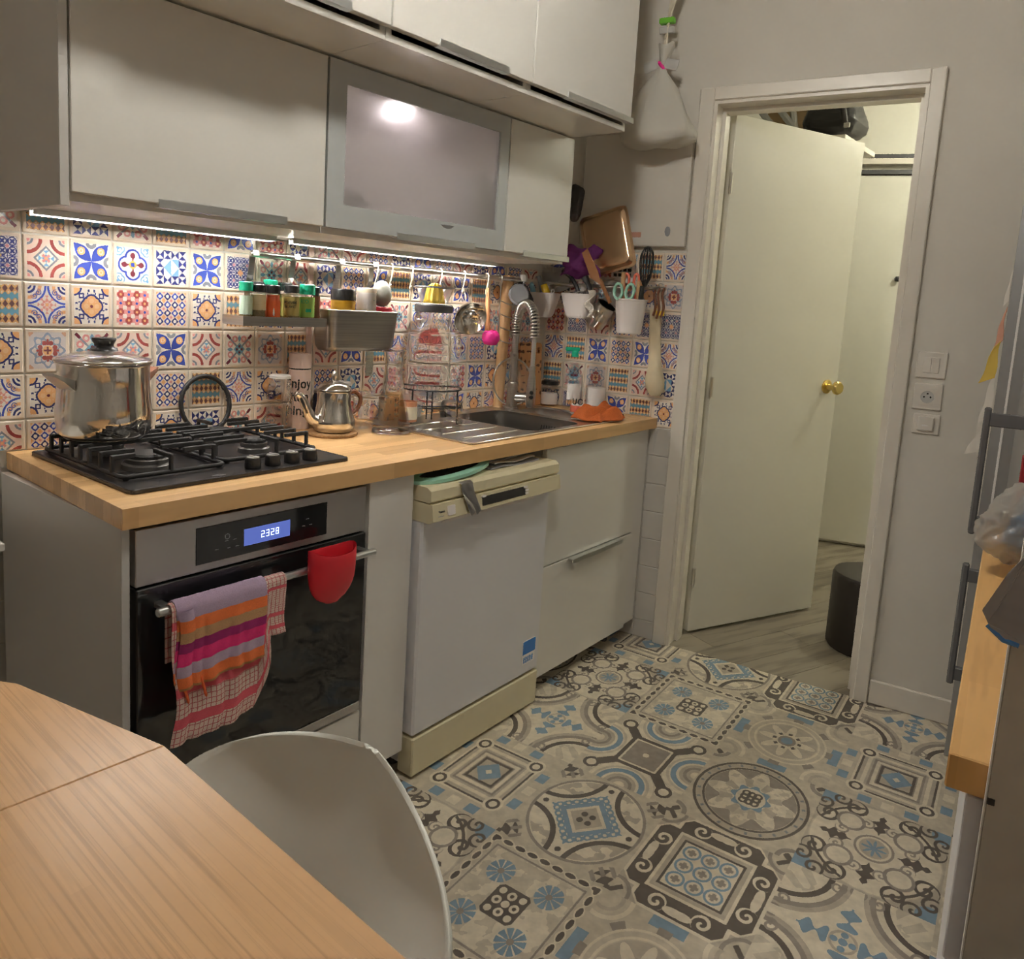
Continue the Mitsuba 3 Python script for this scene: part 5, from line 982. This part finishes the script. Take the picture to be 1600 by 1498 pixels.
# bags and films behind the pots
def film(name, label, catn, s0, s1, z0, z1, off, mat, seed, amp=.016):
    g = [[(s, off + amp * 2 * (meshkit.fbm(np.array([s * 30, z * 30, seed])) - .5) + .004, z + .012 * math.sin(s * 40 + seed) * (1 if z in (z0,) else .4)) for s in np.linspace(s0, s1, 16)] for z in np.linspace(z0, z1, 18)]
    return one(name, label, catn, W(sheet(g, .0015)[0]), mat, 25)
film('plastic_bag', 'crumpled clear plastic bag hanging behind the two white pots', 'bag', .0, .13, 1.405, 1.50, .040, 'm_film', 2.0)
film('dark_bag', 'dark green plastic bag hanging in the corner under the end of the wall cabinets', 'bag', -.015, .12, 1.405, 1.475, .022, 'm_dark', 5.0, .008)
film('snack_packet', 'clear printed food packet pinned behind the steel measuring cup', 'packet', .275, .375, 1.30, 1.445, .030, 'm_film', 8.0)
film('printed_card', 'white card with dark squares behind the copper tray', 'card', .30, .40, 1.455, 1.56, .018, 'm_label_white', 9.0, .004)
cd = []
for i in range(4):
    for j in range(4): cd.append(W(box(.312 + .020 * i, .326 + .020 * i, .0275, .0290, 1.468 + .019 * j, 1.480 + .019 * j)))
for q in cd: part('printed_card', 'square', q, 'm_black')
# purple cloth
PC = []
for i in range(22):
    a = i / 21; row = []
    for j in range(20):
        b = j / 19; f_ = meshkit.fbm(np.array([a * 5, b * 5, 4.0])); row.append((.120 + .165 * a + .012 * math.sin(b * 8), .112 + .036 * math.sin(math.pi * a) * math.sin(math.pi * min(1, b * 1.1)) + .05 * (f_ - .5), 1.458 + .118 * b + .010 * math.sin(a * 11)))
    PC.append(row)
one('purple_cloth', 'bunched dark purple cloth hanging under the copper tray', 'cloth', W(sheet(PC, .004)[0]), 'm_purple', True)
# copper tray: rectangular baking tin seen from below, hung by a corner
ct = thing('copper_tray', 'shiny copper coloured baking tray hanging at a tilt on the door wall', 'tray')
R = []
for s_, z in ((.010, .0), (0, .004), (-.010, .022), (-.020, .023)):
    c = rrect(-.083 + s_, .083 - s_, -.104 + s_, .104 - s_, .018).exterior; R.append([(*c.interpolate(q, True).coords[0], z) for q in np.linspace(0, 1, 49)])
R.append([(0, 0, 0)] * 49); R = R[-1:] + R[:-1]
tm = sheet(R, .0018)[0]; tm = rot(tm, 17, (0, 0, 1)); tm = xf(tm, frame((.298, .105, 1.600), (1, 0, 0), (0, -.10, .995), (0, -.995, -.10)))
part(ct, 'pan', W(tm), 'm_copper', 30)
one('oven_glove', 'black oven glove hanging beside the right end of the wall cabinets', 'glove', W(blob([(.150, .10, 1.80), (.175, .10, 1.79), (.165, .11, 1.71), (.155, .10, 1.69)], [.022, .018, .022, .018])), 'm_dark', True)
k = thing('wooden_spatula', 'brown wooden spatula slanting in front of the copper tray', 'spatula'); part(k, 'blade', W(hull([(.245, .192, 1.545), (.268, .194, 1.560), (.245, .198, 1.545), (.268, .200, 1.560), (.290, .192, 1.450), (.318, .192, 1.475), (.290, .198, 1.450), (.318, .198, 1.475), (.335, .190, 1.425), (.335, .196, 1.425)])), 'm_wood_spoon'); part(k, 'handle', W(tube([(.326, .192, 1.447), (.365, .165, 1.36)], .0075, 10)), 'm_wood_spoon', True)
# measuring cup, tilted
k = thing('measuring_cup', 'ribbed steel measuring cup hanging at a slant beside the white bucket', 'cup')
pr = [(0, 0), (.038, 0), (.040, .003), (.040, .03), (.0415, .033), (.0415, .037), (.040, .04), (.040, .062), (.0415, .065), (.0415, .069), (.040, .072), (.040, .094), (.043, .097), (.038, .097), (.037, .005), (0, .005)]
ax_ = WU * .55 + np.array([0, 0, .80]) - WN * .1
part(k, 'cup', lathe(pr, 36, wp(.268, .085, 1.272), ax_), 'm_steel', 40); part(k, 'handle', tube(curve([wp(.268, .085, 1.272) + ax_ * .085 + WU * .045, wp(.375, .085, 1.40), wp(.36, .060, 1.436), wp(.35, .047, 1.428)], 6), .004, 8), 'm_steel', True)
# white bucket with tools
bk_ = thing('white_bucket', 'ribbed white metal bucket hanging on the short rail, full of tools', 'bucket'); bs, bo, bz = .432, .120, 1.246
part(bk_, 'bucket', W(lathe([(0, 0), (.044, 0), (.047, .004), (.0555, .085), (.0565, .087), (.0565, .090), (.0562, .092), (.061, .126), (.065, .128), (.066, .132), (.062, .133), (.058, .125), (.045, .006), (0, .006)], 44, (bs, bo, bz))), 'm_white_plastic', 30); part(bk_, 'hook', W(sheet([[(bs + q, y, zz) for q in (-.010, .010)] for y, zz in ((.060, 1.37), (.050, 1.40), (.055, 1.4345), (.064, 1.428))], .0016)[0]), 'm_white_plastic')
k = thing('scissors', 'kitchen scissors with mint green handles in the white bucket', 'scissors')
for sgn in (-1, 1):
    lp = affinity.rotate(affinity.scale(Point(0, 0).buffer(1, quad_segs=12), .020, .034), -6 * sgn); lm = extr(lp.difference(affinity.scale(lp, .58, .72)), .010)
    part(k, 'handle', W(xf(lm, frame((.420 + .0235 * sgn, .165, 1.405), (1, 0, 0), (0, -.12, .993), (0, .993, .12)))), 'm_mint', 30); part(k, 'blade', W(box(.418 + .004 * sgn - .006, .418 + .004 * sgn + .006, .155, .1575, 1.29, 1.378)), 'm_steel')
k = thing('coral_scissors', 'coral red scissor handles behind the mint scissors in the bucket', 'scissors')
for s_, o_ in ((.400, .10), (.440, .098)): part(k, 'handle', W(tube(curve([(s_, o_, 1.38), (s_ - .012, o_, 1.44), (s_ - .006, o_, 1.475), (s_ + .008, o_, 1.462), (s_ + .006, o_, 1.41)], 5), .0055, 8)), 'm_coral', True)
k = thing('whisk', 'large black whisk standing head up in the white bucket', 'whisk'); part(k, 'handle', W(tube([(.466, .128, 1.29), (.476, .128, 1.43)], .009, 10)), 'm_black', True)
for j in range(6):
    a = j * np.pi / 6
    q = np.linspace(0, np.pi, 25); pts = [(.476 + .010 * (.5 - .5 * math.cos(x) if x < np.pi / 2 else .5 + .0) + .037 * math.cos(a) * math.cos(x) * (math.sin(x) ** .45 if 0 < x < np.pi else 0) ** 1 + .006, .128 + .037 * math.sin(a) * math.cos(x) * (math.sin(x) ** .45 if 0 < x < np.pi else 0), 1.425 + .152 * math.sin(x) ** .75 if 0 < x < np.pi else 1.425) for x in q]
    part(k, 'wire', W(tube(pts, .0024, 5)), 'm_black', True)
for j, (s0_, s1_, lab) in enumerate(((.392, .386, 'pale wooden spoon handle at the left of the white bucket'), (.458, .452, 'pale wooden spoon handle beside the whisk in the white bucket'))):
    one('wooden_spoon', lab, 'spoon', W(tube([(s0_, .115, 1.28), (s1_, .105, 1.48 - .03 * j)], [.006, .0085], 10)), 'm_wood_light', True)
k = thing('corkscrew_cords', 'brown leather cords with a yellow tag hanging right of the whisk', 'cords')
for s_, dz in ((.508, .0), (.522, .01), (.540, .004)): part(k, 'cord', W(tube(curve([(s_, .060, 1.428), (s_ - .006, .062, 1.40), (s_ + .004, .064, 1.36 - dz), (s_ - .004, .062, 1.32 - dz)], 6), .0048, 7)), 'm_brown', True)
part(k, 'hook', W(tube([(.524 + .012 * math.cos(a), .057, 1.430 + .016 * math.sin(a)) for a in np.linspace(0, 6.283, 21)[:-1]], .0026, 6, True)), 'm_steel', True); part(k, 'tag', W(box(.515, .548, .060, .064, 1.322, 1.340, .001)), 'm_yellow', label='yellow tag')
# oven mitt, hanging flat and long
MT = []
for t in np.linspace(0, 1, 22):
    w = .020 + .010 * t + (.010 * math.sin((t - .68) / .32 * np.pi) if t > .68 else 0) - (.010 * max(0, t - .93) / .07); d = .007 + (.022 * math.sin((t - .55) / .45 * np.pi) if t > .55 else 0)
    MT.append([(.500 + .030 * t + w * math.cos(a), .034 + .004 + d * math.sin(a), 1.345 - .335 * t) for a in np.linspace(0, 2 * np.pi, 25)])
MT = [[(.500, .038, 1.345)] * 25] + MT + [[(.530, .038, 1.006)] * 25]
one('oven_mitt', 'long cream fabric oven mitt hanging on the door wall tiles', 'mitt', W(sheet(MT, .001)[0]), 'm_mitt', True)

# hanging white bag
hb2 = thing('garlic_bag', 'white translucent bag tied with a red band hanging from the ceiling by the door', 'bag')
cs, co = .485, .135
def ring_(z, ws, wo, ds_=0.0, n=40, sd=0.0): return [(cs + ds_ + ws * math.cos(a) * (1 + .05 * math.sin(a * 7 + sd + z * 30)), co + wo * math.sin(a) * (1 + .05 * math.sin(a * 5 + sd)), z + .006 * math.sin(a * 3 + sd)) for a in np.linspace(0, 2 * np.pi, n + 1)]
RG2 = [ring_(2.300, .030, .022, .012), ring_(2.262, .018, .016, .006), ring_(2.228, .009, .009), ring_(2.200, .022, .018), ring_(2.140, .070, .045, -.005), ring_(2.06, .112, .070, -.006), ring_(1.99, .142, .085, .0), ring_(1.958, .138, .080, .004), ring_(1.942, .085, .05, .004), [(cs, co, 1.936)] * 41]
part(hb2, 'sack', W(sheet(RG2, .0012)[0]), 'm_bag', True)
part(hb2, 'red_band', W(tube([(cs + .012 * math.cos(a), co + .012 * math.sin(a), 2.226 - .014 * math.cos(a)) for a in np.linspace(0, 6.283, 21)[:-1]], .0062, 7, True)), 'm_pink', True)
for sgn, c_ in ((-1, 'm_side'), (1, 'm_side')): part(hb2, 'paper_tag', W(xf(box(-.026, .026, -.001, .001, -.018, .018), frame((cs + .040 * sgn, co + .012, 2.226), (.96, .1, .28 * -sgn), (-.1, .99, 0), (.28 * sgn, 0, .96)))), c_)
part(hb2, 'green_clip', W(box(cs - .022, cs + .034, co - .012, co + .014, 2.372, 2.392, .003)), 'm_lime', label='green clip'); part(hb2, 'tape', W(box(cs - .020, cs + .036, co - .006, co + .008, 2.338, 2.362, .002)), 'm_side')
for j in range(5): part(hb2, 'cord', W(tube(curve([(cs + .002 * j, co, 2.29), (cs + .004 + .003 * j, co + .004 * (j - 2), 2.38), (cs + .010 + .010 * j, co + .008 * (j - 2), 2.50), (cs + .012 + .012 * j, co, ZC - .001)], 5), .0035, 6)), 'm_cream', True)

# switches right of the doorway
def plate(name, label, catn, s0, s1, z0, z1, parts):
    k = thing(name, label, catn); part(k, 'plate', W(box(s0, s1, .0002, .009, z0, z1, .003)), 'm_switch')
    for nm, m, mt_, lab in parts: part(k, nm, W(m), mt_, 30, lab)
plate('light_switch', 'white double light switch, topmost of the three wall plates', 'light switch', 1.418, 1.508, 1.170, 1.258, [('rocker', box(1.440, 1.462, .009, .0125, 1.188, 1.240, .001), 'm_switch', None), ('rocker', box(1.463, 1.486, .009, .0125, 1.188, 1.240, .001), 'm_switch', None)])
sc = (1.463, 1.107)
def disc(s, z, r0, r1, o0, o1): p_ = Point(0, 0).buffer(r1, quad_segs=10); p_ = p_.difference(Point(0, 0).buffer(r0, quad_segs=10)) if r0 else p_; return xf(extr(p_, o1 - o0), frame((s, o0, z), (1, 0, 0), (0, 0, 1), (0, 1, 0)))
plate('wall_socket', 'white power socket, middle of the three wall plates', 'socket', 1.420, 1.507, 1.064, 1.152, [('surround', xf(extr(sbox(-.026, -.027, .026, .027).difference(Point(0, 0).buffer(.0205)), .004), frame((sc[0], .009, sc[1]), (1, 0, 0), (0, 0, 1), (0, 1, 0))), 'm_switch', None), ('recess', disc(*sc, 0, .0203, .0091, .0096), 'm_side', None)] + [('hole', disc(sc[0] + dx, sc[1] + dz, 0, .0028, .0097, .0108), 'm_black', None) for dx, dz in ((-.0095, 0), (.0095, 0), (0, .011))])
plate('push_switch', 'white push switch with a small label slot, lowest of the three wall plates', 'light switch', 1.430, 1.510, .982, 1.050, [('button', box(1.442, 1.494, .009, .020, .992, 1.044, .005), 'm_switch', None), ('slot', box(1.458, 1.476, .0196, .0206, 1.010, 1.014), 'm_label_white', None)])

# ================================================================== right hand side: fridge, bench, shelf panel
FU = np.array([.985, .17, 0]); FU /= np.linalg.norm(FU); FV = np.array([FU[1], -FU[0], 0]); FO = np.array([1.40, -1.840, 0])     # FV points away from the room, to the right
MF = frame(FO, FU, -FV)
def FX_(m): return xf(m, MF)
fr_ = thing('fridge', 'grey fridge freezer with two dark bar handles', 'fridge')
part(fr_, 'body', FX_(box(.20, .66, -.68, -.062, .03, 1.78, .004)), 'm_fridge'); part(fr_, 'door', FX_(box(.20, .66, -.060, 0, .775, 1.78, .006)), 'm_fridge'); part(fr_, 'door', FX_(box(.20, .66, -.060, 0, .06, .765, .006)), 'm_fridge'); part(fr_, 'foot', FX_(box(.24, .62, -.6, -.1, .0, .03)), 'm_black')
for d_, z0, z1 in (('door', .815, 1.145), ('door_001', .405, .735)):
    hz = part(fr_, f'{d_}__handle', FX_(box(.300, .322, .072, .088, z0, z1, .004)), 'm_handle_grey', label='dark grey bar handle')
    for z in (z0 + .03, z1 - .03): part(fr_, f'{d_}__handle_post', FX_(box(.302, .320, .0, .074, z - .017, z + .017, .002)), 'm_handle_grey')
tpn = thing('tall_panel', 'tall grey cupboard side standing between the fridge and the door wall', 'panel'); part(tpn, 'panel', box(2.100, 2.118, -1.80, -1.661, .002, 1.70, .001), 'm_fridge'); part(tpn, 'edge', box(2.098, 2.0999, -1.694, -1.688, .002, 1.70), 'm_label_white')
for y_, z0, z1, dx, dy, mt_, lab in ((-1.674, 1.43, 1.52, .0, .012, 'm_paper', 'white note at the top of the tall grey panel edge'), (-1.672, 1.31, 1.41, .01, .020, 'm_paper_pink', 'pinkish card on the tall grey panel edge'), (-1.668, 1.20, 1.31, -.01, .038, 'm_paper_yellow', 'yellow note sticking out from the tall grey panel edge'), (-1.670, 1.08, 1.22, .0, .030, 'm_paper', 'long white sheet on the tall grey panel edge above the handle'), (-1.668, .98, 1.06, .0, .055, 'm_paper', 'torn pale paper corner low on the tall grey panel edge')):
    one('pinned_note', lab, 'note', sheet([[(2.108 + dx * b, y_ + .0155 + dy * b * (.35 + .65 * (z1 - z) / (z1 - z0)) + .002 * math.sin(z * 70), z - .02 * b) for b in (0, .35, .7, 1)] for z in np.linspace(z0, z1, 8)], .0016)[0], mt_)
# bench cabinet with the thick wooden top
BU = np.array([.9918, .1276, 0]); BU /= np.linalg.norm(BU); BO = np.array([.286, -1.923, 0]); MQ = frame(BO, BU, np.array([-BU[1], BU[0], 0]))
def Q(m): return xf(m, MQ)
bc = thing('bench_cabinet', 'white low cabinet with a thick wooden top beside the fridge', 'cabinet')
part(bc, 'top', Q(box(0, 1.16, -.62, 0, .862, .900, .0015)), 'm_bench', label='thick orange wood top')
part(bc, 'body', Q(box(.030, 1.14, -.60, -.045, .10, .861)), 'm_side'); part(bc, 'drawer_front', Q(box(.012, .58, -.044, -.020, .665, .855, .0015)), 'm_white_cool'); part(bc, 'drawer_front', Q(box(.585, 1.14, -.044, -.020, .665, .855, .0015)), 'm_white_cool'); part(bc, 'door', Q(box(.012, 1.14, -.044, -.022, .11, .660, .0015)), 'm_white_cool'); part(bc, 'plinth', Q(box(.05, 1.12, -.55, -.09, .0, .10)), 'm_dark')
sp = thing('shelf_side', 'tall worn grey brown side panel of a shelf at the right edge of the photo', 'shelf')
part(sp, 'panel', Q(box(-.020, -.002, -.62, -.037, .0, 1.166, .001)), 'm_shelf_panel'); part(sp, 'edge_strip', Q(box(-.0205, -.0015, -.037, -.0355, .0, 1.166)), 'm_label_white', label='pale edge strip')
for z, s_ in ((.62, .012), (.58, .007), (.50, .012), (.44, .008), (.87, .004)): part(sp, 'chip', Q(box(-.0215, -.0195, -.042 - s_ * .5, -.0375, z, z + s_ * 1.6)), 'm_dark')
# plastic bag with blue and white contents on the bench
pbm = blob([(.76, -.045, .985), (.90, -.06, .985), (.80, -.16, .985), (.92, -.20, .985), (.80, -.08, 1.03), (.90, -.14, 1.06), (.88, -.20, 1.065)], [.058, .055, .058, .055, .05, .045, .045])
def crumple(m, amp, f, seed=0, it=3):
    for _ in range(it): m = m.subdivide()
    m.vertices += m.vertex_normals * (amp * (meshkit.fbm(m.vertices * f, 4, seed) - .5))[:, None]; return m
pb = thing('plastic_sack', 'clear plastic bag of blue and white packets on the wooden bench top', 'bag'); part(pb, 'bag', Q(crumple(pbm, .055, 26, 3)), 'm_film', True)
for j, (u, v, z, r, mt_) in enumerate(((.78, -.060, .975, .034, 'm_blue'), (.83, -.075, 1.015, .036, 'm_navy_cap'), (.86, -.12, 1.045, .030, 'm_label_white'), (.89, -.10, .975, .034, 'm_label_white'), (.80, -.13, .972, .032, 'm_cream'))):
    part(pb, 'packet', Q(crumple(blob([(u - .02, v, z), (u + .02, v - .01, z + .012)], [r, r * .85]), .02, 40, j, 2)), mt_, True)
bo = thing('recipe_box', 'dark red box file standing on the bench behind the plastic bag', 'box'); part(bo, 'cover', Q(box(1.04, 1.08, -.30, -.045, .9005, 1.080, .002)), 'm_red_dark'); part(bo, 'pages', Q(box(1.04, 1.08, -.298, -.050, 1.0805, 1.092)), 'm_paper'); part(bo, 'cover_band', Q(box(1.082, 1.12, -.30, -.05, .9005, 1.098, .002)), 'm_brown')
gcl = thing('grey_cloth', 'grey cloth thrown over the tall shelf panel above the bench', 'cloth')
gp_ = Polygon([(-1.94, 1.073), (-1.955, 1.112), (-1.968, 1.135), (-1.985, 1.170), (-2.10, 1.172), (-2.2, 1.172), (-2.2, 1.04), (-2.05, 1.03), (-1.975, 1.050), (-1.955, 1.050), (-1.946, 1.062)])
gm = xf(extr(gp_, .006), frame((.248, 0, 0), (0, 1, 0), (0, 0, 1), (1, 0, 0))); gm = gm.subdivide().subdivide().subdivide(); gm.vertices[:, 0] -= .004 + .012 * meshkit.fbm(gm.vertices * 30)
fold = sheet([[(x, y + .010 * math.sin(x * 60), z + .003 * math.sin(y * 40)) for y in np.linspace(-2.2, -1.985, 12)] for x, z in ((.245, 1.150), (.243, 1.168), (.252, 1.175), (.275, 1.176), (.297, 1.174), (.304, 1.166), (.305, 1.12), (.306, 1.07))], .005)[0]
gm = cat(gm, fold)
part(gcl, 'cloth', gm, 'm_grey_cloth', 40); part(gcl, 'hem', tube([(.240, -1.946, 1.060), (.240, -1.960, 1.0495), (.240, -1.972, 1.0485)], .0035, 6), 'm_blue', True)
# ================================================================== table and chair in the foreground
tbz = .74
t1 = thing('dining_table', 'bamboo dining table with a tapered drop leaf in the foreground', 'table')
main = Polygon([(-1.15, -2.60), (-.160, -2.60), (-.160, -1.128), (-1.15, -1.128)]); leaf = Polygon([(-1.15, -1.1268), (-.160, -1.1268), (-.238, -.835), (-.256, -.806), (-.290, -.792), (-1.02, -.792), (-1.07, -.83)])
def slab(poly, z0, z1, b=.0012): 
    inner_ = poly.buffer(-b); h1 = extr(poly, z1 - z0 - b, z0); a_ = list(poly.exterior.coords)[:-1]; c_ = list(inner_.exterior.coords)[:-1]
    return hull([(x, y, z0) for x, y in c_] + [(x, y, z0 + b) for x, y in a_] + [(x, y, z1 - b) for x, y in a_] + [(x, y, z1) for x, y in c_])
part(t1, 'top', slab(main, tbz - .028, tbz), 'm_table'); part(t1, 'leaf', slab(leaf, tbz - .028, tbz), 'm_table')
part(t1, 'apron', box(-1.08, -.24, -2.5, -1.2, tbz - .11, tbz - .0285), 'm_table')
for x in (-1.06, -.27):
    for y in (-2.48, -1.24): part(t1, 'leg', box(x - .028, x + .028, y - .028, y + .028, .0, tbz - .111, .004), 'm_table')
ch = thing('shell_chair', 'pale grey moulded shell chair tucked in at the side of the table', 'chair')
CX, CY = -.050, -1.322
def shell_pt(a, t):
    """a across -1..1, t from the front edge of the seat (0) to the top of the back (1)."""
    if t < .5:
        q = t / .5; x = -.40 + .36 * q; z = .455 - .030 * math.sin(q * np.pi) + .02 * q ** 3; w = .20 - .025 * q * q + .03 * math.sin(q * np.pi)
        x += .0
    else:
        q = (t - .5) / .5; x = -.04 + .085 * math.sin(q * np.pi / 2) + .03 * q; z = .475 + .270 * q ** .9; w = (.175 + .100 * math.sin(q * np.pi * .8)) * math.sqrt(max(0.0, 1 - max(0, (q - .30) / .70) ** 2.5))
    y = a * w; cup = (a * a) * w / .23
    if t < .5: z += .075 * cup * (.4 + .6 * t * 2); 
    else: x -= .085 * cup * (1 - .35 * q + .7 * (1 - q) ** 2); z += .075 * cup * (1 - (t - .5) * 2) ** 2
    return (CX + x, CY + y, z)
SH = [[shell_pt(a, t) for a in np.linspace(-1, 1, 33)] for t in np.r_[np.linspace(0, .9, 40), np.linspace(.91, .9995, 16)]]
part(ch, 'shell', sheet(SH, .006)[0], 'm_chair', True)
for sx_, sy_ in ((-1, -1), (-1, 1), (1, -1), (1, 1)): part(ch, 'leg', tube([(CX - .20 + .09 * sx_, CY + .09 * sy_, .425), (CX - .20 + .20 * sx_, CY + .21 * sy_, .002)], [.015, .010], 10), 'm_wood_light', True)
part(ch, 'frame', cat(box(CX - .30, CX - .10, CY - .10, CY - .085, .415, .428), box(CX - .30, CX - .10, CY + .085, CY + .10, .415, .428), box(CX - .21, CX - .19, CY - .085, CY + .085, .415, .428)), 'm_black')
